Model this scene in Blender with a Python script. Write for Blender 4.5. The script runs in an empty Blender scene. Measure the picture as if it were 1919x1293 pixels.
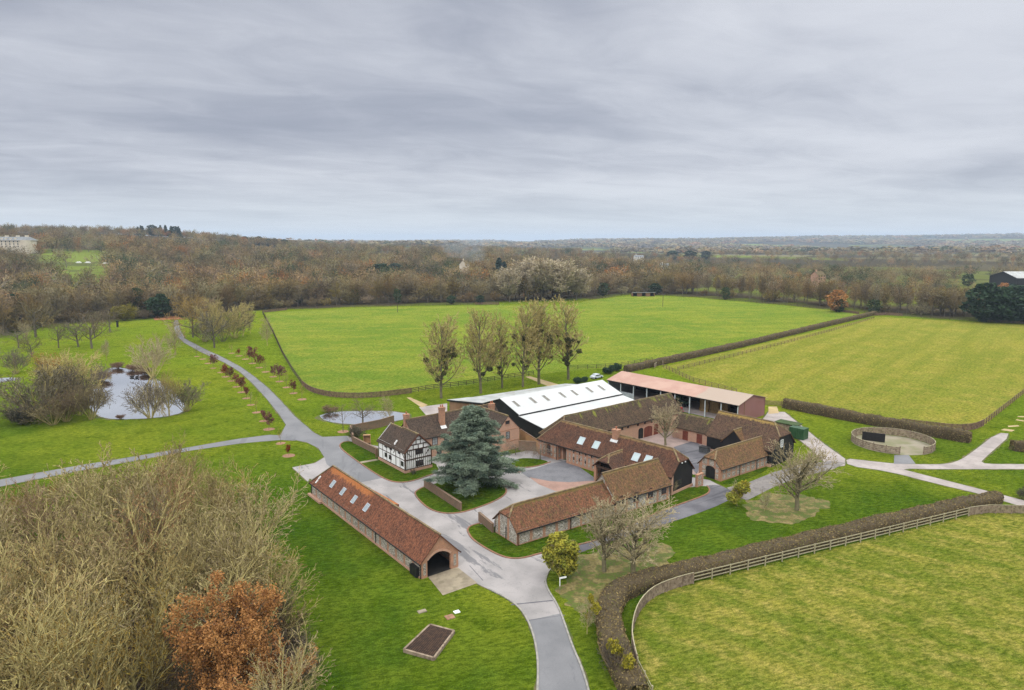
import bpy, bmesh, math, random
import numpy as np
from mathutils import Vector, Matrix, noise as mnoise
R=math.radians
sc=bpy.context.scene
col=sc.collection
# ------------------------------------------------------------------ camera
CAM_H=42.0; FPX=1279.0; V0=450.0; CX,CY=959.5,646.5
PITCH=math.atan((CY-V0)/FPX); CP,SP=math.cos(PITCH),math.sin(PITCH)
cam=bpy.data.cameras.new('camera'); camo=bpy.data.objects.new('camera',cam); col.objects.link(camo)
camo.location=(0,0,CAM_H); camo.rotation_euler=(math.pi/2-PITCH,0,0)
cam.sensor_width=36; cam.lens=36*FPX/1919; cam.clip_start=1; cam.clip_end=60000
sc.camera=camo
def G(u,v,z=0.0):
    """photograph pixel -> point on the level z, as (x, y)"""
    a,b=(u-CX)/FPX,-(v-CY)/FPX
    wy,wz=CP+SP*b,-SP+CP*b
    t=(z-CAM_H)/wz
    return (a*t,wy*t)
# ------------------------------------------------------------------ light
SUN_EL,SUN_AZ=40.0,-150.0      # azimuth from +Y towards +X
sd=bpy.data.lights.new('sun','SUN'); sd.energy=1.5; sd.angle=R(14); sd.color=(1,.96,.9)
so=bpy.data.objects.new('sun',sd); col.objects.link(so)
dv=Vector((math.sin(R(SUN_AZ))*math.cos(R(SUN_EL)),math.cos(R(SUN_AZ))*math.cos(R(SUN_EL)),math.sin(R(SUN_EL))))
so.rotation_euler=dv.to_track_quat('Z','Y').to_euler(); so.location=(0,-50,200)
vs=sc.view_settings; vs.view_transform='Standard'; vs.look='None'; vs.gamma=1; vs.exposure=0.0
def newnode(nt,t,**kw):
    n=nt.nodes.new(t)
    for k,v in kw.items():
        if hasattr(n,k): setattr(n,k,v)
        else: n.inputs[k].default_value=v
    return n
class NT:
    """tiny node-graph helper"""
    def __init__(s,nt): s.nt=nt
    def n(s,t,ins=None,**kw):
        n=s.nt.nodes.new(t)
        for k,v in kw.items(): setattr(n,k,v)
        for k,v in (ins or {}).items(): s.set(n.inputs[k],v)
        return n
    def set(s,sock,v):
        if isinstance(v,bpy.types.NodeSocket): s.nt.links.new(v,sock)
        elif isinstance(v,tuple) and len(v)==3 and sock.type=='RGBA': sock.default_value=(*v,1)
        else: sock.default_value=v
    def math(s,op,a,b=0.0,c=0.0,clamp=False):
        n=s.n('ShaderNodeMath',operation=op); n.use_clamp=clamp
        s.set(n.inputs[0],a); s.set(n.inputs[1],b)
        if op in('MULTIPLY_ADD','SMOOTH_MIN','COMPARE'): s.set(n.inputs[2],c)
        return n.outputs[0]
    def mix(s,f,a,b,blend='MIX'):
        n=s.n('ShaderNodeMix',data_type='RGBA',blend_type=blend)
        s.set(n.inputs[0],f); s.set(n.inputs[6],a); s.set(n.inputs[7],b)
        return n.outputs[2]
    def noise(s,vec,scale,detail=3,rough=.55,dist=0):
        n=s.n('ShaderNodeTexNoise',{'Scale':scale,'Detail':detail,'Roughness':rough,'Distortion':dist})
        s.set(n.inputs['Vector'],vec); return n.outputs[0]
    def ss(s,x,lo,hi):
        n=s.n('ShaderNodeMapRange',interpolation_type='SMOOTHSTEP'); s.set(n.inputs[0],x)
        s.set(n.inputs[1],lo); s.set(n.inputs[2],hi); return n.outputs[0]
    def mapping(s,vec,scale=(1,1,1),rot=0,loc=(0,0,0)):
        if rot:      # turn first, then stretch along the turned axes
            r=s.n('ShaderNodeMapping'); s.set(r.inputs[0],vec); r.inputs['Rotation'].default_value=(0,0,-rot); vec=r.outputs[0]; rot=0
        n=s.n('ShaderNodeMapping'); s.set(n.inputs[0],vec); n.inputs['Scale'].default_value=scale
        n.inputs['Rotation'].default_value=(0,0,rot); n.inputs['Location'].default_value=loc; return n.outputs[0]
w=bpy.data.worlds.new('World'); sc.world=w; w.use_nodes=True
def sky():
    t=NT(w.node_tree); bg=w.node_tree.nodes['Background']
    nis=t.n('ShaderNodeTexSky',sky_type='NISHITA'); nis.sun_disc=False
    nis.sun_elevation=R(SUN_EL); nis.sun_rotation=R(SUN_AZ)
    g=t.n('ShaderNodeTexCoord').outputs['Generated']
    sp=t.n('ShaderNodeSeparateXYZ',{0:g}); z=sp.outputs[2]
    zz=t.math('ADD',t.math('MAXIMUM',z,0.0),0.09)
    px=t.math('DIVIDE',sp.outputs[0],zz); py=t.math('DIVIDE',sp.outputs[1],zz)
    v=t.n('ShaderNodeCombineXYZ',{0:px,1:py}).outputs[0]
    v1=t.mapping(v,(.6,.85,1),R(14),(3.1,1.7,0))
    n1=t.noise(v1,.7,8,.5,.5)
    n2=t.noise(t.mapping(v,(.45,.7,1),R(-10),(7,2,0)),.3,4,.5,.4)
    n3=t.noise(t.mapping(v,(.7,1.1,1),R(25),(1,9,0)),2.4,7,.62,.6)
    m=t.math('ADD',t.math('ADD',t.math('MULTIPLY',n1,.46),t.math('MULTIPLY',n2,.34)),t.math('MULTIPLY',n3,.20))
    m=t.math('ADD',m,t.math('MULTIPLY',t.math('SUBTRACT',sp.outputs[0],.12),t.math('MULTIPLY_ADD',z,.42,.0)))
    f=t.ss(m,.34,.64)
    cloud=t.mix(f,(.365,.393,.478),(.71,.735,.80))
    # near the horizon many layers add up to a pale band
    hb=t.math('SUBTRACT',1.0,t.ss(z,-.005,.10))
    cloud=t.mix(t.math('MULTIPLY',hb,.78),cloud,(.76,.82,.87))
    lift=t.math('MULTIPLY_ADD',t.ss(z,.33,.62),3.4,1.0)      # overcast sky overhead, out of view, brightened further to light the ground
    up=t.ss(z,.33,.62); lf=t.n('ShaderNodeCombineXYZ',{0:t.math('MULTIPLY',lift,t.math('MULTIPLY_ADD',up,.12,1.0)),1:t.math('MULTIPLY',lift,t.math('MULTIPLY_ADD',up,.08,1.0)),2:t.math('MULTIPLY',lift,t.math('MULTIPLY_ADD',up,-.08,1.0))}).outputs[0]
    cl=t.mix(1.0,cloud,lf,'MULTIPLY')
    blue=t.mix(1.0,nis.outputs[0],(.09,.09,.09),'MULTIPLY')
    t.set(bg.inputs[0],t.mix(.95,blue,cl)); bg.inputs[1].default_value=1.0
sky()
sc.cycles.max_bounces=6; sc.cycles.diffuse_bounces=3; sc.cycles.glossy_bounces=2; sc.cycles.transmission_bounces=3
sc.cycles.transparent_max_bounces=6; sc.cycles.volume_bounces=0
sc.cycles.use_denoising=True
try: sc.cycles.denoising_input_passes='RGB_ALBEDO_NORMAL'; sc.cycles.denoising_prefilter='NONE'
except Exception: pass
try: sc.cycles.denoiser='OPENIMAGEDENOISE'
except Exception: pass
# ------------------------------------------------------------------ helpers
def tag(o,label=None,cat=None,group=None,kind=None):
    if label: o['label']=label
    if cat: o['category']=cat
    if group: o['group']=group
    if kind: o['kind']=kind
    return o
def empty(name,loc,rz=0.0,label=None,cat=None,group=None):
    o=bpy.data.objects.new(name,None); o.empty_display_size=.5
    o.location=loc; o.rotation_euler=(0,0,rz); col.objects.link(o)
    return tag(o,label,cat,group)
def link(name,me,parent=None):
    o=bpy.data.objects.new(name,me); col.objects.link(o)
    if parent: o.parent=parent
    return o
class MB:
    def __init__(s): s.v=[]; s.f=[]; s.uv=[]; s.mi=[]
    def face(s,pts,uv=None,mi=0):
        i=len(s.v); s.v+= [tuple(p) for p in pts]; s.f.append(tuple(range(i,i+len(pts)))); s.mi.append(mi)
        if uv is None:
            a=Vector(pts[0]);b=Vector(pts[1]);c=Vector(pts[2]); n=(b-a).cross(c-a)
            if n.length>0: n.normalize()
            if abs(n.z)<.5:
                tx,ty=-n.y,n.x; L=math.hypot(tx,ty) or 1
                uv=[((p[0]*tx+p[1]*ty)/L,p[2]) for p in pts]
            else: uv=[(p[0],p[1]) for p in pts]
        s.uv.append(uv)
    def box(s,x0,x1,y0,y1,z0,z1,mi=0,bottom=True):
        P=[(x0,y0,z0),(x1,y0,z0),(x1,y1,z0),(x0,y1,z0),(x0,y0,z1),(x1,y0,z1),(x1,y1,z1),(x0,y1,z1)]
        for q in ((0,1,5,4),(1,2,6,5),(2,3,7,6),(3,0,4,7),(4,5,6,7))+(((3,2,1,0),) if bottom else ()): s.face([P[k] for k in q],mi=mi)
    def obox(s,c,ex,ey,ez,mi=0):
        c=Vector(c);ex=Vector(ex);ey=Vector(ey);ez=Vector(ez)
        P=[c-ex-ey-ez,c+ex-ey-ez,c+ex+ey-ez,c-ex+ey-ez,c-ex-ey+ez,c+ex-ey+ez,c+ex+ey+ez,c-ex+ey+ez]
        for q in ((0,1,5,4),(1,2,6,5),(2,3,7,6),(3,0,4,7),(4,5,6,7),(3,2,1,0)): s.face([P[k] for k in q],mi=mi)
    def bar(s,p,q,w,h=None,mi=0):
        p=Vector(p);q=Vector(q);d=q-p;L=d.length
        if L<1e-6: return
        d/=L; h=h or w
        u=Vector((0,0,1)) if abs(d.z)<.95 else Vector((1,0,0))
        a=d.cross(u).normalized(); b=a.cross(d)
        s.obox((p+q)/2,d*(L/2),a*(w/2),b*(h/2),mi)
    def tube(s,p,q,r0,r1,n=6,mi=0,cap=False):
        p=Vector(p);q=Vector(q);d=(q-p)
        if d.length<1e-6: return
        d.normalize(); u=Vector((0,0,1)) if abs(d.z)<.9 else Vector((1,0,0))
        a=d.cross(u).normalized(); b=a.cross(d)
        ring=[]
        for k in range(n):
            t=2*math.pi*k/n; e=a*math.cos(t)+b*math.sin(t); ring.append((p+e*r0,q+e*r1))
        for k in range(n):
            A,B=ring[k],ring[(k+1)%n]; s.face([A[0],B[0],B[1],A[1]],mi=mi)
        if cap: s.face([r[1] for r in ring],mi=mi); s.face([r[0] for r in reversed(ring)],mi=mi)
    def mesh(s,name,mats,weld=False,smooth=False):
        me=bpy.data.meshes.new(name); me.from_pydata(s.v,[],s.f)
        u=me.uv_layers.new(name='UVMap'); u.data.foreach_set('uv',[c for f in s.uv for p in f for c in p])
        if not isinstance(mats,(list,tuple)): mats=[mats]
        for m in mats: me.materials.append(m)
        if any(s.mi): me.polygons.foreach_set('material_index',s.mi)
        if weld or smooth:
            bm=bmesh.new(); bm.from_mesh(me); bmesh.ops.remove_doubles(bm,verts=bm.verts,dist=1e-4); 
            if smooth:
                for f in bm.faces: f.smooth=True
            bm.to_mesh(me); bm.free()
        me.update(); return me
    def build(s,name,mats,parent=None,**kw): return link(name,s.mesh(name,mats,**kw),parent)
def fast_mesh(name,V,F,mats,mi=None):
    """numpy arrays: V (n,3), F (m,3 or 4)"""
    me=bpy.data.meshes.new(name); k=F.shape[1]
    me.vertices.add(len(V)); me.vertices.foreach_set('co',np.asarray(V,np.float32).ravel())
    me.loops.add(F.size); me.loops.foreach_set('vertex_index',np.asarray(F,np.int32).ravel())
    me.polygons.add(len(F)); me.polygons.foreach_set('loop_start',np.arange(0,F.size,k,dtype=np.int32))
    me.polygons.foreach_set('loop_total',np.full(len(F),k,np.int32))
    for m in (mats if isinstance(mats,(list,tuple)) else [mats]): me.materials.append(m)
    if mi is not None: me.polygons.foreach_set('material_index',np.asarray(mi,np.int32))
    me.update(calc_edges=True); me.validate(); return me
def chaikin(P,n=2,closed=False):
    for _ in range(n):
        Q=[]; m=len(P)
        for i in range(m if closed else m-1):
            a,b=P[i],P[(i+1)%m]
            Q.append(tuple(.75*x+.25*y for x,y in zip(a,b))); Q.append(tuple(.25*x+.75*y for x,y in zip(a,b)))
        P=Q if closed else [P[0]]+Q+[P[-1]]
    return P
def px(*P): return [G(*p) for p in P]
def sheet(name,P,z,mat,kind='structure',skirt=0.0):
    mb=MB()
    if sum(P[i-1][0]*P[i][1]-P[i][0]*P[i-1][1] for i in range(len(P)))<0: P=P[::-1]
    mb.face([(x,y,z) for x,y in P],uv=[(x,y) for x,y in P])
    if skirt:
        for i in range(len(P)):
            a,b=P[i-1],P[i]; mb.face([(a[0],a[1],z-skirt),(b[0],b[1],z-skirt),(b[0],b[1],z),(a[0],a[1],z)])
    o=mb.build(name,mat,weld=True); o['kind']=kind; return o
def offset(P,d):
    out=[]
    for i in range(len(P)):
        a=P[max(0,i-1)];b=P[min(len(P)-1,i+1)]
        tx,ty=b[0]-a[0],b[1]-a[1];L=math.hypot(tx,ty) or 1
        out.append((P[i][0]-ty/L*d,P[i][1]+tx/L*d))
    return out
def strip(mb,P,w,z0,z1):
    A=offset(P,w/2);B=offset(P,-w/2)
    for i in range(len(P)-1):
        a,b,c,d=A[i],A[i+1],B[i+1],B[i]
        mb.face([(*d,z1),(*c,z1),(*b,z1),(*a,z1)])
        mb.face([(*a,z0),(*a,z1),(*b,z1),(*b,z0)]); mb.face([(*d,z0),(*c,z0),(*c,z1),(*d,z1)])
    for e in (0,-1): mb.face([(*A[e],z0),(*B[e],z0),(*B[e],z1),(*A[e],z1)])
def resample(P,step):
    out=[P[0]]; acc=0
    for a,b in zip(P,P[1:]):
        L=math.hypot(b[0]-a[0],b[1]-a[1])
        if L<1e-9: continue
        t=step-acc
        while t<=L:
            out.append((a[0]+(b[0]-a[0])*t/L,a[1]+(b[1]-a[1])*t/L)); t+=step
        acc=L-(t-step)
    if math.dist(out[-1],P[-1])>.3*step: out.append(P[-1])
    return out
# ------------------------------------------------------------------ materials
def material(name,rough=.9):
    m=bpy.data.materials.new(name); m.use_nodes=True
    t=NT(m.node_tree); b=m.node_tree.nodes['Principled BSDF']
    b.inputs['Roughness'].default_value=rough
    b.inputs['Specular IOR Level'].default_value=.25
    return m,t,b
def coords(t,kind='Object'):
    return t.n('ShaderNodeTexCoord').outputs[kind]
def bump(t,b,h,strength=.5,dist=.1):
    n=t.n('ShaderNodeBump',{'Strength':strength,'Distance':dist}); t.set(n.inputs['Height'],h)
    t.set(b.inputs['Normal'],n.outputs[0])
def mottle(name,c0,c1,s=1.0,layers=(),rough=.9,bmp=None,kind='Object',lo=.35,hi=.65,vary=0.0,hue=0.0):
    """c0..c1 by noise of scale s; layers: (colour, scale, lo, hi, amount)"""
    m,t,b=material(name,rough); v=coords(t,kind)
    n=t.noise(v,s,4); c=t.mix(t.ss(n,lo,hi),c0,c1)
    for i,(cc,ss_,l,h,am) in enumerate(layers):
        q=t.noise(t.mapping(v,loc=(i*7.3+3,i*4.1,i*2.2)),ss_,4)
        c=t.mix(t.math('MULTIPLY',t.ss(q,l,h),am),c,cc)
    if vary or hue:
        r=t.n('ShaderNodeObjectInfo').outputs['Random']
        hs=t.n('ShaderNodeHueSaturation',{'Color':c})
        t.set(hs.inputs['Value'],t.math('MULTIPLY_ADD',r,2*vary,1-vary))
        if hue:
            r2=t.math('FRACT',t.math('MULTIPLY',r,7.31)); t.set(hs.inputs['Hue'],t.math('MULTIPLY_ADD',r2,2*hue,.5-hue))
            r3=t.math('FRACT',t.math('MULTIPLY',r,13.7)); t.set(hs.inputs['Saturation'],t.math('MULTIPLY_ADD',r3,.5,.75))
        c=hs.outputs[0]
    t.set(b.inputs['Base Color'],c)
    if bmp: bump(t,b,t.noise(v,bmp[0],4),bmp[1],bmp[2])
    return m
M={}
def grass(name,a,bcol,yel,dark,amt=.5,patch=.05,stripe=None):
    m,t,b=material(name,.95); v=coords(t)
    sp=t.n('ShaderNodeSeparateXYZ',{0:v})
    vv=t.n('ShaderNodeCombineXYZ',{0:sp.outputs[0],1:sp.outputs[1]}).outputs[0]
    c=t.mix(t.ss(t.noise(vv,patch,5,.62),.36,.64),a,bcol)
    c=t.mix(t.math('MULTIPLY',t.ss(t.noise(t.mapping(vv,(1,1,1),0,(9,4,0)),patch*4.5,6,.68),.42,.66),amt),c,yel)
    c=t.mix(t.math('MULTIPLY',t.ss(t.noise(t.mapping(vv,(1,1,1),0,(3,8,0)),.32,6,.72),.47,.68),.7),c,dark)
    if stripe:
        st=t.noise(t.mapping(vv,(stripe[1],stripe[2],1),stripe[0]),1,4,.6)
        c=t.mix(t.math('MULTIPLY',t.ss(st,.42,.62),stripe[3]),c,stripe[4])
    g=t.noise(t.mapping(vv,(.6,1.3,1),R(20),(1,5,0)),1.7,4,.8)
    c=t.mix(t.ss(g,.34,.66),t.mix(1,c,(.52,.58,.45),'MULTIPLY'),t.mix(1,c,(1.42,1.33,1.4),'MULTIPLY'))
    f=t.noise(vv,6.0,3,.75)
    c=t.mix(t.ss(f,.3,.72),t.mix(1,c,(.6,.64,.5),'MULTIPLY'),t.mix(1,c,(1.32,1.28,1.3),'MULTIPLY'))
    t.set(b.inputs['Base Color'],c); b.inputs['Specular IOR Level'].default_value=.0
    bump(t,b,t.math('ADD',f,t.math('MULTIPLY',g,1.5)),.8,.3)
    return m
M['lawn']=grass('lawn',(.046,.098,.003),(.088,.145,.004),(.15,.19,.008),(.04,.082,.003),.5)
M['lawn_island']=grass('lawn_island',(.045,.095,.007),(.07,.117,.009),(.11,.128,.014),(.036,.066,.006),.5)
M['paddock']=grass('paddock',(.14,.215,.030),(.215,.26,.038),(.29,.285,.052),(.095,.16,.018),.6,.022,(R(4),.012,.10,.4,(.115,.19,.02)))
M['paddock_yellow']=grass('paddock_yellow',(.205,.23,.036),(.265,.255,.044),(.34,.285,.075),(.14,.185,.024),.65,.035,(R(50),.012,.15,.5,(.15,.185,.024)))
M['paddock_mottled']=grass('paddock_mottled',(.15,.175,.024),(.25,.24,.045),(.36,.30,.09),(.085,.13,.014),.7,.10,(R(-38),.05,.3,.55,(.10,.155,.014)))
M['litter']=mottle('leaf_litter',(.035,.021,.011),(.07,.038,.018),.9,[((.05,.06,.02),.2,.5,.65,.6)],bmp=(4,.6,.2))  # leaf litter, colour darkened to deepen the shade under the copse
M['thatchgrass']=mottle('dry_grass',(.17,.14,.045),(.25,.20,.08),.9,[((.07,.115,.012),.55,.44,.56,.9),((.11,.085,.035),2.2,.5,.64,.6),((.10,.075,.035),3,.45,.65,.6)],bmp=(5,.6,.2))
def tarmac(name,a,bcol,wet,wamt=.7,st=(R(52),.05,.35)):
    m,t,b=material(name,.8); v=coords(t)
    c=t.mix(t.ss(t.noise(v,.16,4),.35,.65),a,bcol)
    c=t.mix(t.math('MULTIPLY',t.ss(t.noise(v,9,3),.35,.7),.3),c,t.mix(1,c,(.7,.7,.7),'MULTIPLY'))
    k=t.ss(t.noise(t.mapping(v,(st[1],st[2],1),st[0]),1.0,6,.7,.5),.565,.61)
    c=t.mix(t.math('MULTIPLY',k,wamt),c,wet)
    crk=t.ss(t.math('ABSOLUTE',t.math('SUBTRACT',t.noise(t.mapping(v,loc=(5,5,0)),.22,5,.6),.5)),.0,.006)
    c=t.mix(t.math('MULTIPLY',t.math('SUBTRACT',1,crk),.35),c,wet)
    t.set(b.inputs['Base Color'],c); bump(t,b,t.noise(v,20,2),.3,.02); return m
M['drive']=tarmac('pale_drive',(.235,.22,.218),(.325,.30,.297),(.12,.118,.128),.8,(R(-58),.07,.32))
M['road']=tarmac('grey_road',(.15,.15,.16),(.19,.188,.198),(.115,.115,.125),.5,(R(100),.05,.3))
M['road_dark']=tarmac('dark_lane',(.085,.082,.095),(.15,.145,.16),(.055,.055,.065),.8,(R(35),.05,.5))
M['track']=mottle('farm_track',(.27,.235,.225),(.36,.315,.30),.25,[((.21,.19,.175),1.2,.5,.7,.5)],bmp=(8,.3,.03))
M['gravel']=mottle('shaded_gravel',(.16,.145,.14),(.21,.19,.18),.5,[((.10,.09,.085),1.4,.5,.65,.6)],bmp=(8,.4,.04))  # gravel with the tree shadow over it put into its colour
M['concrete']=mottle('stained_concrete',(.28,.235,.17),(.20,.165,.12),.5,[((.14,.12,.08),.9,.5,.65,.6),((.34,.28,.18),.35,.55,.7,.6)])
M['goldpath']=mottle('gold_gravel',(.42,.32,.17),(.34,.25,.13),.4)
M['verge']=mottle('worn_verge',(.075,.085,.02),(.13,.105,.05),.7,[((.05,.085,.006),.5,.45,.6,.8)],bmp=(6,.5,.1))
M['mulch']=mottle('mulch',(.24,.13,.08),(.30,.17,.11),1.5,[((.14,.09,.05),3,.5,.65,.6)])
M['reddirt']=mottle('red_bank',(.24,.09,.04),(.30,.12,.06),.5)
M['sand']=mottle('pen_sand',(.24,.205,.15),(.17,.165,.09),.35,[((.30,.27,.22),.2,.5,.7,.6)])
def setts(name,a,bcol,mort,sx=.12,sy=.09,blot=(.6,.6,.6)):
    m,t,b=material(name,.8); v=coords(t)
    br=t.n('ShaderNodeTexBrick',{'Vector':v,'Color1':a,'Color2':bcol,'Mortar':mort,'Scale':1.0,'Mortar Size':.012,'Brick Width':.24,'Row Height':.12})
    c=t.mix(t.math('MULTIPLY',t.ss(t.noise(v,.5,5),.42,.68),.5),br.outputs[0],t.mix(1,br.outputs[0],blot,'MULTIPLY'))
    t.set(b.inputs['Base Color'],c); return m
M['setts']=setts('grey_setts',(.14,.14,.155),(.185,.18,.195),(.10,.10,.11))
M['brickpave']=setts('brick_paving',(.34,.20,.16),(.30,.17,.13),(.22,.17,.15))
M['yardpave']=setts('yard_paving',(.34,.25,.225),(.29,.21,.19),(.22,.18,.17))
M['kerb']=mottle('kerb_brick',(.25,.125,.075),(.19,.10,.065),2.0,[((.13,.12,.08),.9,.5,.65,.6)])
M['kerb_stone']=mottle('kerb_stone',(.30,.28,.25),(.22,.21,.19),2.0)
def brickmat(name,c1,c2,mort,weather=(.16,.12,.09),wa=.45):
    m,t,b=material(name,.9); u=coords(t,'UV')
    br=t.n('ShaderNodeTexBrick',{'Vector':u,'Color1':c1,'Color2':c2,'Mortar':mort,'Scale':1.0,'Mortar Size':.011,'Brick Width':.225,'Row Height':.075,'Bias':-.1})
    c=t.mix(t.math('MULTIPLY',t.ss(t.noise(u,1.1,5,.65),.42,.7),wa),br.outputs[0],weather)
    t.set(b.inputs['Base Color'],c); return m
M['brick']=brickmat('red_brick',(.42,.175,.085),(.32,.125,.068),(.36,.29,.22))
M['brick_pink']=brickmat('pink_brick',(.50,.27,.18),(.42,.21,.14),(.36,.28,.22),(.26,.18,.14),.35)
M['brick_old']=brickmat('garden_brick',(.20,.10,.06),(.14,.08,.05),(.2,.17,.13),(.09,.085,.06),.6)
def flint(name,period=2.05,pw=.52,bands=(),base=.35,top=9.,pale=1.0,off=.1):
    """knapped flint panels between brick piers, all in wall metres"""
    m,t,b=material(name,.85); u=coords(t,'UV'); s=t.n('ShaderNodeSeparateXYZ',{0:u}); U,V=s.outputs[0],s.outputs[1]
    vo=t.n('ShaderNodeTexVoronoi',{'Vector':u,'Scale':6.5,'Randomness':1.0}); cell=t.n('ShaderNodeSeparateColor',{0:vo.outputs['Color']}).outputs[0]
    dd=vo.outputs['Distance']
    st=t.mix(t.ss(cell,.25,.75),(.085*pale,.085*pale,.09*pale),(.62*pale,.59*pale,.54*pale))
    st=t.mix(t.ss(dd,.32,.6),st,(.33,.29,.24))
    st=t.mix(t.math('MULTIPLY',t.ss(t.noise(u,2.6,4),.45,.65),.5),st,(.20,.17,.14))
    br=t.n('ShaderNodeTexBrick',{'Vector':u,'Color1':(.44,.185,.095),'Color2':(.34,.14,.08),'Mortar':(.33,.27,.21),'Scale':1.0,'Mortar Size':.011,'Brick Width':.225,'Row Height':.075})
    bc=t.mix(t.math('MULTIPLY',t.ss(t.noise(u,1.3,5),.45,.7),.5),br.outputs[0],(.24,.17,.13))
    fr=t.math('FRACT',t.math('DIVIDE',t.math('ADD',U,off),period))
    jag=t.math('MULTIPLY',t.math('SUBTRACT',t.noise(u,7,1),.5),.16)
    k=t.math('LESS_THAN',t.math('ADD',fr,jag),pw/period)
    k=t.math('MAXIMUM',k,t.math('LESS_THAN',V,base))
    k=t.math('MAXIMUM',k,t.math('GREATER_THAN',V,top))
    for z,h in bands: k=t.math('MAXIMUM',k,t.math('LESS_THAN',t.math('ABSOLUTE',t.math('SUBTRACT',V,z)),h/2))
    c=t.mix(k,st,bc); t.set(b.inputs['Base Color'],c)
    bump(t,b,dd,.4,.03); return m
M['flint']=flint('flint_panels',2.3,.5,(),.25)
M['flint_band']=flint('flint_bands',1.45,.42,((1.25,.16),(2.2,.2)),.3,pale=.8)
M['flint_red']=flint('flint_brick',.95,.5,((1.2,.2),(2.4,.3)),.5,pale=.75)
M['flint_dark']=flint('old_flint',50,0,(),.0,pale=.55)
def tiles(name,c0,c1,dark,light,ridge=None,moss=None,drip=None,rh=.11):
    """hand-made clay tiles; V is metres down from the ridge"""
    m,t,b=material(name,.9); u=coords(t,'UV'); s=t.n('ShaderNodeSeparateXYZ',{0:u}); U,V=s.outputs[0],s.outputs[1]
    br=t.n('ShaderNodeTexBrick',{'Vector':u,'Color1':(.25,.25,.25),'Color2':(1,1,1),'Mortar':(.0,.0,.0),'Scale':1.0,'Mortar Size':.006,'Brick Width':.17,'Row Height':rh,'Bias':0})
    tl=t.n('ShaderNodeSeparateColor',{0:br.outputs[0]}).outputs[0]
    big=t.noise(u,.28,4,.6); mid=t.noise(t.mapping(u,(1,.35,1)),1.5,5,.7)
    c=t.mix(t.ss(big,.34,.66),c0,c1)
    c=t.mix(t.math('MULTIPLY',t.ss(mid,.42,.64),.85),c,dark)
    c=t.mix(t.math('MULTIPLY',t.ss(t.noise(t.mapping(u,(1,1,1),0,(8,3,0)),2.6,4,.75),.52,.7),.55),c,light)
    c=t.mix(t.math('MULTIPLY',t.ss(tl,.55,1.0),.4),c,light)
    c=t.mix(t.math('MULTIPLY',t.math('SUBTRACT',1.0,t.ss(tl,.0,.3)),.6),c,dark)
    gr=t.noise(t.mapping(u,(1,.55,1),0,(2,6,0)),4.2,4,.8)
    c=t.mix(t.ss(gr,.34,.66),t.mix(1,c,(.56,.58,.62),'MULTIPLY'),t.mix(1,c,(1.45,1.4,1.38),'MULTIPLY'))
    if ridge:
        col_,dist_,x0,x1=ridge
        e=t.math('ADD',V,t.math('MULTIPLY',t.math('SUBTRACT',t.noise(u,1.6,4),.5),dist_*2.2))
        k=t.math('SUBTRACT',1.0,t.ss(e,dist_*.55,dist_*1.25))
        if x1>x0: k=t.math('MULTIPLY',k,t.math('MULTIPLY',t.ss(U,x0-2,x0+1),t.math('SUBTRACT',1.0,t.ss(U,x1-2,x1+1))))
        k=t.math('MULTIPLY',k,t.math('MULTIPLY_ADD',t.ss(t.noise(u,5,3,.7),.35,.6),.55,.4))
        c=t.mix(k,c,col_)
    if drip:
        col_,reach,amount=drip
        q=t.noise(t.mapping(u,(1.0,.2,1)),.75,5,.7,.3)
        e=t.math('SUBTRACT',t.ss(q,.50,.68),t.ss(V,reach*.25,reach))
        c=t.mix(t.math('MULTIPLY',t.math('MULTIPLY',t.ss(e,.05,.8),amount),t.math('MULTIPLY_ADD',t.ss(t.noise(u,4.5,4,.7),.35,.6),.8,.2)),c,col_)
    if moss:
        q=t.noise(t.mapping(u,loc=(4,9,0)),1.4,5,.7)
        c=t.mix(t.math('MULTIPLY',t.ss(q,.5,.66),moss[1]),c,moss[0])
    t.set(b.inputs['Base Color'],c); b.inputs['Specular IOR Level'].default_value=.12
    bump(t,b,br.outputs[1],.5,-.02); return m
M['tile_red']=tiles('red_tiles',(.135,.056,.034),(.18,.072,.040),(.066,.034,.024),(.27,.115,.065),((.42,.155,.05),1.0,19,34))
M['tile_rust']=tiles('rust_tiles',(.12,.056,.033),(.165,.072,.04),(.06,.04,.025),(.26,.12,.066),((.13,.10,.03),.5,0,0),((.10,.085,.028),.55))
M['tile_olive']=tiles('olive_tiles',(.115,.063,.036),(.155,.082,.042),(.066,.048,.027),(.24,.135,.07),((.17,.12,.05),.5,0,0),((.115,.09,.03),.7))
M['tile_brown']=tiles('brown_tiles',(.068,.043,.032),(.105,.052,.035),(.045,.03,.024),(.14,.072,.045),((.22,.15,.075),.55,0,0))
M['tile_rustend']=tiles('brown_tiles_worn',(.078,.045,.032),(.12,.055,.034),(.05,.032,.024),(.15,.07,.042),((.24,.16,.07),.5,0,0))
M['tile_dark']=tiles('dark_tiles',(.058,.043,.034),(.082,.056,.042),(.036,.029,.024),(.125,.09,.065),((.14,.11,.055),.22,0,0))
M['tile_moss']=tiles('mossy_tiles',(.060,.043,.030),(.09,.058,.038),(.038,.03,.022),(.12,.075,.05),((.24,.24,.13),.22,0,0),((.07,.065,.03),.4),((.21,.235,.03),2.8,.95))
M['tile_gold']=tiles('lichened_tiles',(.074,.048,.034),(.105,.06,.04),(.05,.035,.026),(.14,.085,.055),((.34,.23,.07),.7,0,0),((.12,.09,.04),.35))
M['ridge']=mottle('ridge_tiles',(.20,.14,.08),(.12,.085,.05),2.0,[((.24,.2,.09),1.2,.5,.65,.7)])
M['white_roof']=mottle('white_sheeting',(.43,.437,.445),(.51,.515,.518),.25,[((.44,.45,.45),.8,.5,.7,.4)],rough=.55)
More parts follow.
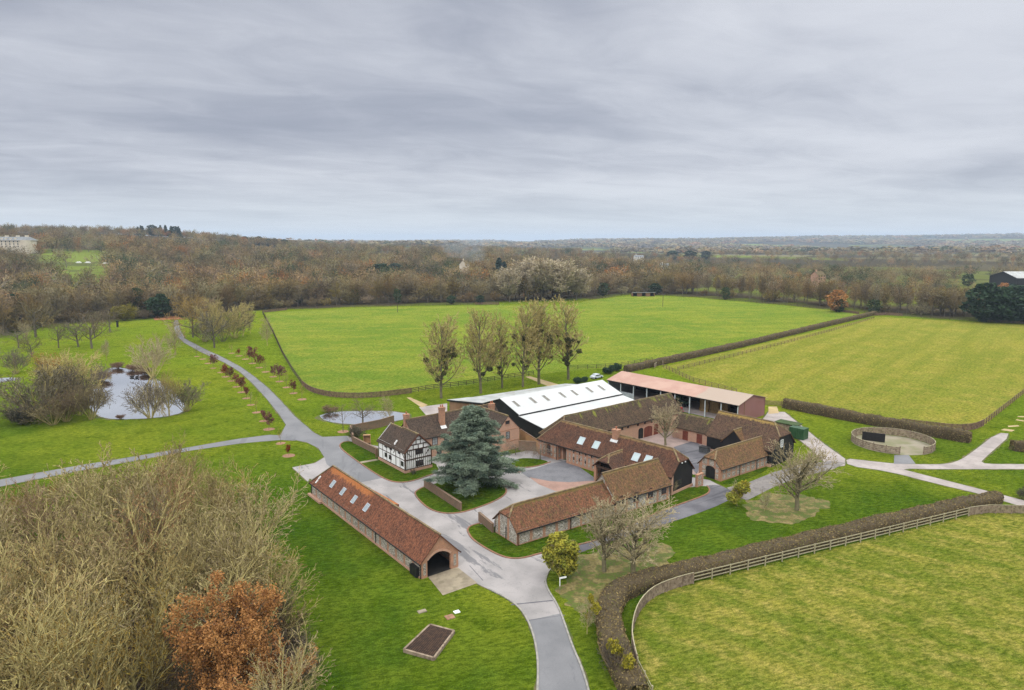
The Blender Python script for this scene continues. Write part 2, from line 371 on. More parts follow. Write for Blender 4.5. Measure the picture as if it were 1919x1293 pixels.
M['grey_roof']=mottle('grey_sheeting',(.30,.31,.31),(.40,.41,.41),.3,[((.26,.24,.21),.5,.52,.66,.75)],rough=.7)
def sheeting(name,c0,c1,c2=None,x=None,axis=0,freq=1.0):
    m,t,b=material(name,.6); v=coords(t); s=t.n('ShaderNodeSeparateXYZ',{0:v})
    c=t.mix(t.ss(t.noise(v,.3,4),.35,.65),c0,c1)
    if c2: c=t.mix(t.math('MULTIPLY',t.ss(t.math('ADD',s.outputs[axis],t.math('MULTIPLY',t.noise(v,.15,3),3)),x,x+1.2),.85),c,c2)
    wv=t.math('SINE',t.math('MULTIPLY',s.outputs[axis],6.283*freq*3))
    c=t.mix(t.math('MULTIPLY',t.ss(wv,.3,1),.14),c,t.mix(1,c,(.6,.6,.6),'MULTIPLY'))
    t.set(b.inputs['Base Color'],c); bump(t,b,wv,.3,.03); return m
M['pink_roof']=sheeting('pink_roof_sheet',(.37,.215,.17),(.42,.265,.21),(.34,.275,.22),28.5)
M['pink_clad']=sheeting('pink_cladding',(.225,.105,.095),(.25,.12,.11),axis=1,freq=.8)
M['boards_black']=sheeting('black_boards',(.009,.009,.010),(.016,.015,.016),axis=2,freq=1.4)
M['boards_tan']=sheeting('tan_boards',(.30,.17,.085),(.37,.215,.11),axis=2,freq=1.6)
M['boards_brown']=sheeting('brown_boards',(.17,.095,.055),(.24,.14,.085),axis=0,freq=1.0)
M['black']=mottle('black_paint',(.010,.010,.011),(.018,.017,.017),2,rough=.6)
M['void']=mottle('interior_shade',(.012,.012,.012),(.02,.018,.016),1)  # near-black colour stands in for shade inside openings and between slats
M['white_wall']=mottle('limewash',(.72,.72,.71),(.80,.80,.79),.8,[((.55,.54,.5),1.6,.55,.75,.35)])
M['beam']=mottle('oak_beam',(.035,.022,.017),(.07,.04,.026),2.5)
M['beam_red']=mottle('red_beam',(.13,.055,.032),(.08,.036,.024),2.0)
M['lead']=mottle('lead_flashing',(.5,.5,.5),(.6,.6,.6),2)
M['frame']=mottle('window_frame',(.03,.02,.018),(.05,.035,.03),3)
M['white_paint']=mottle('white_paint',(.72,.72,.72),(.8,.8,.8),2,rough=.5)
def glass(name,c,rough=.08):
    m,t,b=material(name,rough); b.inputs['Base Color'].default_value=(*c,1); b.inputs['Specular IOR Level'].default_value=.7
    return m
M['pane']=glass('dark_pane',(.03,.034,.04)); M['pane_pale']=glass('curtained_pane',(.25,.27,.28))
M['rooflight']=mottle('rooflight_glass',(.36,.44,.45),(.42,.50,.51),.8,rough=.25)
M['rooflight_grey']=mottle('obscure_rooflight',(.24,.28,.31),(.32,.36,.38),3,rough=.25)
M['rooflight_dark']=mottle('dirty_rooflight',(.11,.10,.085),(.17,.155,.13),2,rough=.4)
M['gate_red']=mottle('red_door',(.16,.045,.028),(.12,.034,.022),1.5)
M['pot']=mottle('clay_pot',(.38,.15,.08),(.30,.11,.065),3)
M['steel']=mottle('galvanised_steel',(.42,.46,.50),(.52,.56,.60),1.5,rough=.5)
M['panel_grey']=mottle('concrete_panel',(.30,.33,.36),(.38,.41,.44),1)
M['straw']=mottle('straw',(.24,.16,.07),(.32,.22,.10),3,[((.14,.09,.04),6,.5,.65,.6)],bmp=(12,.6,.05),vary=.15)
M['machine_red']=mottle('red_machine_paint',(.42,.012,.02),(.5,.02,.03),1,rough=.35)
M['green_paint']=mottle('green_container_paint',(.02,.06,.025),(.03,.08,.035),1,rough=.5)
M['rubber']=mottle('rubber',(.015,.015,.015),(.025,.025,.025),2)
M['fence']=mottle('weathered_fence',(.22,.165,.12),(.30,.235,.17),1.4,[((.12,.085,.065),2.2,.48,.62,.8)],bmp=(9,.4,.03))
M['fence_new']=mottle('pale_rail',(.30,.265,.17),(.37,.33,.22),1.4,[((.25,.22,.14),2,.5,.7,.6)])
M['fence_brown']=mottle('brown_fence',(.14,.085,.06),(.20,.125,.09),1.4,[((.07,.05,.04),2.2,.48,.62,.7)])
M['fence_dark']=mottle('dark_fence',(.05,.037,.03),(.08,.055,.045),1.4)
M['cream']=mottle('cream_stone',(.50,.44,.35),(.58,.52,.42),.2); M['slate']=mottle('slate',(.15,.16,.17),(.2,.21,.22),.3)
M['house_white']=mottle('render',(.60,.58,.52),(.68,.66,.6),.3)
def water():
    m,t,b=material('pond_water',.06); v=coords(t)
    t.set(b.inputs['Base Color'],t.mix(t.ss(t.noise(v,.1,3),.4,.6),(.022,.026,.024),(.05,.05,.045)))
    gl=t.n('ShaderNodeBsdfGlossy',{'Color':(1,1,1),'Roughness':.025}); mx=t.n('ShaderNodeMixShader',{0:.86}); t.nt.links.new(b.outputs[0],mx.inputs[1]); t.nt.links.new(gl.outputs[0],mx.inputs[2]); t.nt.links.new(mx.outputs[0],t.nt.nodes['Material Output'].inputs[0])
    bump(t,b,t.noise(t.mapping(v,(1,2.2,1)),1.2,3),.035,.05); return m
M['water']=water()
# vegetation
M['bark_poplar']=mottle('poplar_bark',(.17,.15,.085),(.11,.095,.06),.8,vary=.1)
M['bark_olive']=mottle('olive_bark',(.36,.30,.12),(.24,.195,.08),.8,[((.44,.38,.16),.35,.5,.66,.7)],vary=.15)
M['twig_olive']=mottle('olive_twig',(.33,.245,.10),(.205,.142,.06),.16,[((.34,.285,.085),.3,.5,.66,.6)],vary=.14,hue=.012)
M['bark']=mottle('grey_bark',(.14,.118,.085),(.095,.08,.058),1.0,[((.13,.12,.075),.5,.5,.65,.6)],vary=.15)
M['twig']=mottle('brown_twig',(.29,.20,.10),(.20,.135,.07),.25,vary=.2,hue=.02)
M['twig_ash']=mottle('ash_twig',(.46,.39,.27),(.35,.29,.20),.2,vary=.12)
M['twig_dark']=mottle('dark_twig',(.165,.13,.082),(.11,.088,.055),.4,vary=.2,hue=.02)
M['twig_pale']=mottle('pale_twig',(.36,.30,.18),(.27,.22,.13),.4,vary=.1)
M['twig_wood']=mottle('wood_twig',(.235,.175,.08),(.16,.12,.058),.05,vary=.38,hue=.02)
M['bark_wood']=mottle('wood_bark',(.13,.11,.085),(.09,.078,.06),.3,vary=.2)
M['twig_gold']=mottle('gold_twig',(.40,.33,.13),(.30,.24,.095),.3,vary=.12)
M['rust']=mottle('rust_leaves',(.37,.175,.055),(.27,.12,.038),.5,[((.45,.23,.075),1.5,.48,.66,.7),((.12,.045,.02),.8,.5,.65,.6)])
M['copper']=mottle('copper_leaves',(.17,.045,.03),(.115,.032,.024),1.5,vary=.25,hue=.02)
M['mistletoe']=mottle('mistletoe',(.22,.235,.03),(.34,.30,.035),.8,[((.06,.08,.015),1.6,.5,.65,.7)],vary=.2)
M['mistletoe_dark']=mottle('dark_mistletoe',(.052,.058,.02),(.078,.076,.028),.8,vary=.2)
M['mistletoe_gold']=mottle('gold_mistletoe',(.24,.21,.018),(.31,.26,.02),.8,[((.10,.105,.015),2,.5,.65,.7)])
M['cedar']=mottle('cedar_needles',(.135,.18,.125),(.225,.275,.195),.9,[((.05,.09,.07),.6,.48,.62,.7),((.18,.23,.19),2.5,.55,.7,.6)])
M['yew']=mottle('dark_evergreen',(.018,.042,.02),(.032,.06,.026),1.0,vary=.25)
M['pine']=mottle('blue_evergreen',(.022,.045,.036),(.04,.07,.05),.6,vary=.3)
M['ivy']=mottle('ivy',(.03,.05,.018),(.05,.075,.025),1.0,vary=.2)
M['hedge']=mottle('beech_hedge',(.26,.195,.08),(.125,.092,.036),2.6,[((.115,.12,.03),.55,.5,.64,.75),((.15,.10,.055),3,.5,.65,.5)])
M['hedge_core']=mottle('hedge_core',(.055,.04,.022),(.075,.055,.03),1.6)
M['reed']=mottle('reeds',(.17,.10,.06),(.12,.07,.045),.8)
M['gorse']=mottle('yellow_shrub',(.20,.16,.02),(.14,.125,.022),.6)
M['bush_dark']=mottle('dark_bush',(.05,.052,.03),(.075,.062,.04),.8,vary=.15)
M['weep']=mottle('pinkish_twig',(.20,.145,.115),(.16,.13,.085),1.0)
# ------------------------------------------------------------------ buildings
def rayof(u,v):
    a,b=(u-CX)/FPX,-(v-CY)/FPX
    return Vector((a,CP+SP*b,-SP+CP*b))
class B:
    """a wing in its own frame: X along the ridge, Y across, made of parts of one thing"""
    def __init__(s,O,th,root=None,name=None,label=None,cat=None,group=None):
        s.mat=Matrix.Translation((O[0],O[1],0))@Matrix.Rotation(R(th),4,'Z')
        if root is None:
            s.root=empty(name,(O[0],O[1],0),R(th),label,cat,group); s.rel=Matrix.Identity(4); s.rootmat=s.mat
        else: s.root=root.root; s.rootmat=root.rootmat; s.rel=root.rootmat.inverted()@s.mat
        s.inv=s.mat.inverted(); s.x0=0
    def part(s,name,mb,mats,parent=None,**kw):
        o=mb.build(name,mats,**kw); o.parent=parent or s.root
        if not parent: o.matrix_local=s.rel
        return o
    def dims(s,L,W,E,Rz,ov=.28,oh=.18,A='gable',Bn='gable'):
        s.L,s.W,s.E,s.R,s.ov,s.oh,s.A,s.Bn=L,W,E,Rz,ov,oh,A,Bn; s.m=(Rz-E)/(W/2); s.ze=E-ov*s.m
    def _end(s,e,x,sg,wall=False):
        """outline points of one end: (eave0, [corner0], ridge, [corner1], eave1)"""
        W,m=s.W,s.m
        ov=0 if wall else s.ov; oh=0 if wall else s.oh; ze=s.E if wall else s.ze
        if e=='gable': xx=x+sg*oh; return [(xx,-ov,ze)],(xx,W/2,s.R),[(xx,W+ov,ze)],None
        if e[0]=='full': xx=x+sg*ov; return [(xx,-ov,ze)],(x-sg*e[1],W/2,s.R),[(xx,W+ov,ze)],'full'
        k=(s.R-e[2])/m; xx=x+sg*(oh+.1)
        return [(xx,-ov,ze),(xx,W/2-k,e[2])],(x-sg*e[1],W/2,s.R),[(xx,W+ov,ze),(xx,W/2+k,e[2])],'half'
    def roof(s,mat,x0=0,name='roof',ridge=True,thick=.16,ridgemat=None):
        a0,ar,a1,ak=s._end(s.A,x0,-1); b0,br,b1,bk=s._end(s.Bn,x0+s.L,1)
        polys=[a0[:1]+b0+[br,ar]+a0[1:][::-1], b1[:1]+a1+[ar,br]+b1[1:][::-1]]
        hips=[]
        if ak=='full': hips.append([a1[0],a0[0],ar])
        if ak=='half': hips.append([a1[1],a0[1],ar])
        if bk=='full': hips.append([b0[0],b1[0],br])
        if bk=='half': hips.append([b0[1],b1[1],br])
        mb=MB(); k=math.sqrt(1+1/s.m**2)
        edges={}
        def key(p): return tuple(round(c,3) for c in p)
        for i,P in enumerate(polys+hips):
            uv=[((p[0] if i<2 else p[1]*1.0+40),(s.R-p[2])*k) for p in P]
            mb.face(P,uv); mb.face([(x,y,z-thick) for x,y,z in P[::-1]],uv[::-1])
            for p,q in zip(P,P[1:]+P[:1]):
                e=(key(p),key(q)); edges[e]=(p,q)
        for (a,b),(p,q) in edges.items():
            if (b,a) not in edges: mb.face([q,p,(p[0],p[1],p[2]-thick),(q[0],q[1],q[2]-thick)],[(q[0],9),(p[0],9),(p[0],9.1),(q[0],9.1)])
        o=s.part(name,mb,mat,weld=True)
        bm=bmesh.new(); bm.from_mesh(o.data)
        for i in range(1,int(s.L/1.7)+1):
            bmesh.ops.bisect_plane(bm,geom=bm.verts[:]+bm.edges[:]+bm.faces[:],plane_co=(x0+i*1.7-.4,0,0),plane_no=(1,0,0))
        for v in bm.verts:
            v.co.z+=.075*mnoise.noise(Vector((v.co.x*.28,v.co.y*.35,s.L)))+.035*mnoise.noise(Vector((v.co.x*.8,v.co.y*.9,s.W)))
        bm.to_mesh(o.data); bm.free()
        if ridge:
            rb=MB(); rng=random.Random(int(s.L*97)); 
            def cap(p,q):
                p=Vector(p);q=Vector(q);n=max(2,int((q-p).length/1.6)); pts=[p+(q-p)*i/n+Vector((0,0,rng.uniform(-.025,.035))) for i in range(n+1)]
                for c,d in zip(pts,pts[1:]): rb.bar(c+Vector((0,0,.02)),d+Vector((0,0,.02)),.26,.16)
            cap(ar,br)
            for kk,r_,e0,e1 in ((ak,ar,a0,a1),(bk,br,b0,b1)):
                if kk=='full': cap(r_,e0[0]);cap(r_,e1[0])
                if kk=='half': cap(r_,e0[1]);cap(r_,e1[1])
            rt=s.part('ridge_tile',rb,ridgemat or M['ridge'],o)
        return o
    def walls(s,mat,x0=0,matA=None,matB=None,gaps=(),depth=2.5,inner=None,skip=()):
        L,W,E=s.L,s.W,s.E; a0,ar,a1,ak=s._end(s.A,x0,-1,True); b0,br,b1,bk=s._end(s.Bn,x0+L,1,True)
        def endpoly(x,e0,r_,e1,k):
            P=[(x,0,0),(x,0,E)]
            if k=='half': P+=[(x,e0[1][1],e0[1][2]),(x,e1[1][1],e1[1][2])]
            elif k is None: P+=[(x,W/2,s.R)]
            return P+[(x,W,E),(x,W,0)]
        mb=MB()
        def side(y,flip):
            g=sorted(gaps) if y==0 else []
            X=x0
            for xa,xb,h in list(g)+[(x0+L,None,0)]:
                q=[(X,y,0),(xa,y,0),(xa,y,E),(X,y,E)]
                if xa>X+.01: mb.face(q[::-1] if flip else q)
                if xb is not None:
                    if h<E-.02: mb.face([(xa,y,h),(xb,y,h),(xb,y,E),(xa,y,E)])
                    mb.face([(xa,0,0),(xa,depth,0),(xa,depth,h),(xa,0,h)]); mb.face([(xb,depth,0),(xb,0,0),(xb,0,h),(xb,depth,h)])
                    mb.face([(xa,depth,h),(xb,depth,h),(xb,0,h),(xa,0,h)])
                    X=xb
        if 'y0' not in skip: side(0,False)
        if 'y1' not in skip: side(W,True)
        mats=[mat]; 
        for k_,(x,e0,r_,e1,k,mm) in (('x0',(x0,a0,ar,a1,ak,matA)),('x1',(x0+L,b0,br,b1,bk,matB))):
            if k_ in skip: continue
            P=endpoly(x,e0,r_,e1,k)
            if mm and mm not in mats: mats.append(mm)
            mb.face(P if k_=='x0' else P[::-1],mi=mats.index(mm) if mm else 0)
        o=s.part('wall',mb,mats)
        for xa,xb,h in gaps:
            d=MB(); d.face([(xa,depth-.01,0),(xb,depth-.01,0),(xb,depth-.01,h),(xa,depth-.01,h)]); s.part('inner_door',d,inner or M['void'])
        return o
    def gutter(s,x0=0,sides=('y0','y1'),pipes=(),mat=None):
        g=MB()
        for sd in sides:
            y=-s.ov-.05 if sd=='y0' else s.W+s.ov+.05
            g.bar((x0-s.oh,y,s.ze-.06),(x0+s.L+s.oh,y,s.ze-.06),.12,.12)
        s.part('gutter',g,mat or M['black'])
        for face,t in pipes:
            p=MB(); a=Vector(s.pt(face,t,s.ze-.1,.10)); b=Vector(s.pt(face,t,0,.10)); p.tube(a,b,.055,.055,6); s.part('downpipe',p,mat or M['black'])
    def pt(s,face,t,z,out=0.0):
        return {'y0':(t,-out,z),'y1':(t,s.W+out,z),'x0':(-out,t,z),'x1':(s.L+out,t,z)}[face]
    def axes(s,face):
        return {'y0':((1,0,0),(0,-1,0)),'y1':((-1,0,0),(0,1,0)),'x0':((0,-1,0),(-1,0,0)),'x1':((0,1,0),(1,0,0))}[face]
    def lray(s,u,v):
        o=s.inv@Vector((0,0,CAM_H)); d=s.inv.to_3x3()@rayof(u,v); return o,d
    def onwall(s,face,u,v):
        o,d=s.lray(u,v)
        if face[0]=='y': k=((0 if face=='y0' else s.W)-o.y)/d.y; p=o+d*k; return p.x,p.z
        k=((0 if face=='x0' else s.L)-o.x)/d.x; p=o+d*k; return p.y,p.z
    def onroof(s,side,u,v):
        o,d=s.lray(u,v); sg=1 if side=='y0' else -1   # z = R - m*|y-W/2|
        k=(s.R-sg*s.m*(s.W/2-o.y)-o.z)/(d.z-sg*s.m*d.y)
        return o+d*k
    def window(s,face,t,z,w,h,nx=2,ny=2,pane=None,frame=None,arch=False,name='window',sill=True,fw=.09):
        ax,nn=s.axes(face); ax=Vector(ax); nn=Vector(nn); c=Vector(s.pt(face,t,z)); up=Vector((0,0,1))
        f=MB()
        def b(a0,a1,z0,z1,d0,d1): f.obox(c+ax*((a0+a1)/2)+up*((z0+z1)/2)+nn*((d0+d1)/2),ax*((a1-a0)/2),nn*((d1-d0)/2),up*((z1-z0)/2))
        b(-w/2,-w/2+fw,-h/2,h/2,0,.06); b(w/2-fw,w/2,-h/2,h/2,0,.06); b(-w/2+fw,w/2-fw,-h/2,-h/2+fw,0,.058); b(-w/2+fw,w/2-fw,h/2-fw,h/2,0,.058)
        for i in range(1,nx): x=-w/2+w*i/nx; b(x-.025,x+.025,-h/2+fw,h/2-fw,0,.05)
        for i in range(1,ny): x=-h/2+h*i/ny; b(-w/2+fw,w/2-fw,x-.02,x+.02,0,.045)
        if arch: 
            for i in range(6):
                a0=-w/2+w*i/6;a1=-w/2+w*(i+1)/6; hh=.22*w*(1-((a0+a1)/w)**2); b(a0,a1,h/2,h/2+hh,0,.055)
        o=s.part(name,f,frame or M['frame'])
        g=MB(); q=[c+ax*sx*(w/2-fw)+up*sz*(h/2-fw)+nn*.03 for sx,sz in ((-1,-1),(1,-1),(1,1),(-1,1))]
        g.face(q); go=g.build('pane',pane or M['pane']); go.parent=o
        if sill:
            k=MB(); k.obox(c+up*(-h/2-.05)+nn*.06,ax*(w/2+.08),nn*.06,up*.045); ko=k.build('sill',M['brick']); ko.parent=o
        return o
    def winpx(s,face,u,v,w,h,**kw):
        t,z=s.onwall(face,u,v); return s.window(face,t,z,w,h,**kw)
    def panel(s,name,face,t,z0,w,h,mat,out=.03,arch=0,parent=None):
        ax,nn=s.axes(face); ax=Vector(ax);nn=Vector(nn);c=Vector(s.pt(face,t,z0,out)); up=Vector((0,0,1)); mb=MB()
        P=[c-ax*w/2,c+ax*w/2,c+ax*w/2+up*h]
        if arch:
            for i in range(1,8): 
                a=math.pi*i/8; P.append(c+ax*(w/2*math.cos(a))+up*(h+arch*math.sin(a)))
        P.append(c-ax*w/2+up*h); mb.face(P)
        B0=[p-nn*(out+.05) for p in P]
        for i in range(len(P)): mb.face([P[i-1],B0[i-1],B0[i],P[i]])
        return s.part(name,mb,mat,parent)
    def skylight(s,side,u,v,w,h,glassmat,framemat=None,name='skylight'):
        p=s.onroof(side,u,v); sg=-1 if side=='y0' else 1
        ax=Vector((1,0,0)); dn=Vector((0,sg,-s.m)).normalized(); nn=Vector((0,sg*s.m,1)).normalized()
        f=MB()
        for a,b_,c_,d_ in ((-w/2,-w/2+.07,-h/2,h/2),(w/2-.07,w/2,-h/2,h/2),(-w/2+.07,w/2-.07,-h/2,-h/2+.07),(-w/2+.07,w/2-.07,h/2-.07,h/2)):
            f.obox(p+ax*((a+b_)/2)+dn*((c_+d_)/2)+nn*.04,ax*((b_-a)/2),dn*((d_-c_)/2),nn*.06)
        o=s.part(name,f,framemat or M['steel']); g=MB()
        g.face([p+ax*sx*(w/2-.05)+dn*sz*(h/2-.05)+nn*.07 for sx,sz in ((-1,1),(1,1),(1,-1),(-1,-1))])
        go=g.build('pane',glassmat); go.parent=o; return o
    def chimney(s,x,y,z0,z1,w=.95,d=.75,pots=2,mat=None,flash=True,band=True):
        mb=MB(); mb.box(x-w/2,x+w/2,y-d/2,y+d/2,z0,z1-.45); mb.box(x-w/2-.07,x+w/2+.07,y-d/2-.07,y+d/2+.07,z1-.45,z1-.28); mb.box(x-w/2-.02,x+w/2+.02,y-d/2-.02,y+d/2+.02,z1-.28,z1-.1); mb.box(x-w/2-.09,x+w/2+.09,y-d/2-.09,y+d/2+.09,z1-.1,z1)
        o=s.part('chimney',mb,mat or M['brick'])
        for i in range(pots):
            p=MB(); xx=x+(i-(pots-1)/2)*w*.42; p.tube((xx,y,z1),(xx,y,z1+.5),.14,.11,8,cap=True); p.tube((xx,y,z1+.44),(xx,y,z1+.53),.14,.14,8,cap=True)
            q=p.build('chimney_pot',M['pot']); q.parent=o
        return o
    def flashing(s,side,x,w,y0,y1,mat=None):
        sg=-1 if side=='y0' else 1; f=MB(); z=lambda y: s.R-s.m*abs(y-s.W/2)+.04
        f.face([(x-w/2,y0,z(y0)),(x+w/2,y0,z(y0)),(x+w/2,y1,z(y1)),(x-w/2,y1,z(y1))]); s.part('flashing',f,mat or M['lead'])
# -- 1 long flint cart shed in front
g=B((-6.98,83.39),127.5,name='cart_shed',label='long flint and brick shed with red tiled roof, four skylights and open arched end',cat='shed')
g.dims(36.4,5.45,2.35,5.2,Bn=('full',2.9))
g.walls(M['flint'],skip=('x0',))
mb=MB(); ya,yb,sp_,cr=1.12,4.62,2.15,2.95
arc=[(ya+(yb-ya)*i/14, sp_+(cr-sp_)*math.sin(math.pi*i/14)**.8) for i in range(15)]
out=[(0,0),(0,2.35),(2.725,5.2),(5.45,2.35),(5.45,0)]
n=7
mb.face([(0,0,0),(0,0,2.35),(0,ya,2.35+1.046*ya),(0,ya,0)])
mb.face([(0,yb,0),(0,yb,2.35+1.046*(5.45-yb)),(0,5.45,2.35),(0,5.45,0)])
for (y1_,z1_),(y2_,z2_) in zip(arc,arc[1:]):
    t1=2.35+1.046*min(y1_,5.45-y1_);t2=2.35+1.046*min(y2_,5.45-y2_)
    if y1_<2.725<y2_: mb.face([(0,y1_,z1_),(0,y1_,t1),(0,2.725,5.2),(0,y2_,t2),(0,y2_,z2_)])
    else: mb.face([(0,y1_,z1_),(0,y1_,t1),(0,y2_,t2),(0,y2_,z2_)])
    mb.face([(0,y1_,z1_),(0,y2_,z2_),(.35,y2_,z2_),(.35,y1_,z1_)])
for y_ in (ya,yb): mb.face([(0,y_,0),(.35,y_,0),(.35,y_,sp_),(0,y_,sp_)])
g.part('gable_wall',mb,M['brick'])
ab=MB()
for (y1_,z1_),(y2_,z2_) in zip(arc,arc[1:]): ab.bar((-.02,y1_,z1_+.14),(-.02,y2_,z2_+.14),.07,.27)
g.part('brick_arch',ab,M['brick_pink'])
for y_ in (.52,5.02):
    fp=MB(); fp.face([(-.012,y_-.2,.35),(-.012,y_+.2,.35),(-.012,y_+.2,1.95),(-.012,y_-.2,1.95)][::-1]); g.part('flint_panel',fp,M['flint_dark'])
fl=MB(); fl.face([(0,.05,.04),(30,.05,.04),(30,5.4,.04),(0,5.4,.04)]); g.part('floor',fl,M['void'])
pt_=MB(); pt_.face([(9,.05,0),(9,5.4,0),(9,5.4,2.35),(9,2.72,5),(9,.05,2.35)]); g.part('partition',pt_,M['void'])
g.roof(M['tile_red']); g.gutter(sides=('y0','y1'),pipes=(('y1',.12),('y1',12.6),('y1',36.2)))
for u,v in ((624,907),(643,921),(664,936),(687,951)): g.skylight('y1',u,v,.95,1.25,M['rooflight_grey'])
for u,v in ((599.5,896),(594.5,903)):
    p=g.onroof('y1',u,v); m_=MB(); m_.obox(p+Vector((0,.1,.06)),(.07,0,0),(0,.2,-.2),(0,.07,.07)); m_.obox(p+Vector((.1,-.15,.2)),(.13,0,0),(0,.07,-.06),(0,.06,.07)); g.part('roof_vent',m_,M['white_paint'])
pl=MB(); pl.box(.3,36.3,5.45,5.62,0,.22); pl.box(31.5,36.6,5.62,6.1,0,.3); g.part('plinth',pl,M['brick_pink'])
g.panel('hatch','y1',1.35,.1,1.7,1.25,M['black'],out=.5)
ex=MB(); ex.face([(12.6,2.72,5.23),(12.6,1.75,4.95),(21.2,2.5,5.19),(21.2,2.72,5.23)][::-1],[(24,0),(24,.9),(29,.2),(29,0)]); ex.face([(12.6,2.72,5.2),(12.6,1.75,4.95),(12.6,1.75,4.15)])
g.part('porch_roof',ex,M['tile_red'])
# -- 2 farmhouse
h=B((-18.6,126.6),38.7,name='farmhouse',label='old farmhouse with black and white timbered gable, brick wings and tall chimneys behind the cedar',cat='house')
h.dims(21.3,6.4,4.3,7.5,A='gable',Bn='gable')
h.walls(M['brick_pink']); h.roof(M['tile_dark']); h.gutter(sides=('y0',))
h.winpx('y0',815,826,1.25,1.7,pane=M['pane_pale'],nx=2,ny=3); h.winpx('y0',823,846,1.1,1.3)
h.window('y0',7.2,3.2,1.2,1.6); h.window('y0',11.2,3.2,1.2,1.6)
for u,v,top,w_,side in ((757,797,776,.95,None),(830,797,763,1.05,'y0'),(923,781,756,1.05,'y0')):
    if side: p=h.onroof('y0',u,v)
    else: p=Vector((.25,3.2,6.6))
    wp=h.mat@Vector((p.x,p.y+.35,0)); k=-(top-CY)/FPX; zt=CAM_H+(k*CP*wp.y-SP*wp.y)/(CP+k*SP)
    h.chimney(p.x,p.y+.35,p.z-.6,zt,w_,.8,2 if side else 1)
    if side: h.flashing('y0',p.x,1.3,p.y-.55,p.y-.03)
t=B((-15.01,122.62),128.3,root=h); t.dims(5.3,5.6,4.25,7.0,ov=.3,oh=.3)
t.L=10.2; t.walls(M['white_wall'])
t.L=5.2; t.roof(M['tile_dark']); t.L=5.0; t.R=6.8; t.E=4.05; t.dims(5.0,5.6,4.08,6.8,ov=.3,oh=.22); t.roof(M['tile_dark'],x0=5.3)
t.dims(10.2,5.6,4.25,7.0)
pl=MB(); pl.box(-.1,10.3,5.6,5.74,0,.6); pl.box(-.12,0,-.1,5.74,0,.6); t.part('plinth',pl,M['brick_pink'])
fb=MB()
for i in range(14):
    y=.14+i*5.32/13; top=4.2
    fb.bar((-.03,y,.6),(-.03,y,top),.06,.095)
for z in (2.45,4.2): fb.bar((-.05,0,z),(-.05,5.6,z),.08,.2)
fb.bar((-.05,0,.66),(-.05,5.6,.66),.08,.16)
sl=(7.0-4.25)/2.8
fb.bar((-.05,0,4.2),(-.05,2.8,6.95),.1,.24); fb.bar((-.05,5.6,4.2),(-.05,2.8,6.95),.1,.24)
fb.bar((-.05,1.0,5.1),(-.05,4.6,5.1),.08,.16); fb.bar((-.05,1.7,5.95),(-.05,3.9,5.95),.08,.14)
for y in (1.75,2.8,3.85): fb.bar((-.045,y,4.2),(-.045,y,5.1),.14,.07)
for y in (2.35,3.25): fb.bar((-.045,y,5.1),(-.045,y,6.2),.13,.07)
for y in (.08,5.52): fb.bar((-.06,y,.6),(-.06,y,4.3),.2,.14)
fb.bar((-.055,.2,4.15),(-.055,1.2,3.0),.1,.1); fb.bar((-.055,5.4,4.15),(-.055,4.4,3.0),.1,.1)
t.part('timber_frame',fb,M['beam'])
fs=MB()
for x in (.1,1.8,3.35,5.3,6.9,8.5,10.1): fs.bar((x,5.63,.6),(x,5.63,4.1),.13 if x in(.1,3.35,10.1,5.3) else .07,.06)
for z in (.66,2.45,4.15): fs.bar((0,5.635,z),(10.2,5.635,z),.06,.12)
fs.bar((3.4,5.64,4.0),(4.2,5.64,2.9),.07,.12); fs.bar((1.1,5.64,4.0),(.3,5.64,2.9),.07,.12)
t.part('timber_frame',fs,M['beam'])
vb=MB(); vb.bar((-.36,5.95,3.85),(-.36,2.8,7.0),.07,.22); vb.bar((-.36,-.35,3.85),(-.36,2.8,7.0),.07,.22); t.part('bargeboard',vb,M['beam_red'])
for u,v,w_,h_ in ((785.5,845,1.5,1.15),(786,867.5,1.6,1.1)): t.winpx('x0',u,v,w_,h_,nx=3,ny=2,sill=False)
for u,v,w_,h_ in ((723,835,.95,.75),(732.4,839.5,.9,.75),(748,846.5,.9,.8),(723.5,852.6,1.0,.85),(731.5,857,1.0,.85),(754,869,.95,.9)): t.winpx('y1',u,v,w_,h_,nx=2,ny=2,sill=False)
rv=MB(); p=t.onroof('y1',742.5,829); rv.obox(p+Vector((0,.05,.1)),(.08,0,0),(0,.28,-.28),(0,.08,.08)); rv.obox(p+Vector((0,.3,-.28)),(.16,0,0),(0,.08,0),(0,0,.12)); t.part('roof_vent',rv,M['white_paint'])
Ob=h.mat@Vector((20.95,-6.0,0))
b_=B(Ob,128.7,root=h); b_.dims(9.0,5.8,4.3,7.2,oh=.06); b_.walls(M['brick_pink']); b_.roof(M['tile_dark'])
b_.winpx('x0',951.5,815.5,.95,1.5,nx=2,ny=4,pane=M['pane_pale']); b_.winpx('x0',951,791.5,1.05,.7,nx=3,ny=1)
sc_=MB(); sc_.bar((-.03,0,4.25),(-.03,5.8,4.25),.05,.16); sc_.bar((-.03,0,1.9),(-.03,5.8,1.9),.05,.14); b_.part('string_course',sc_,M['brick'])
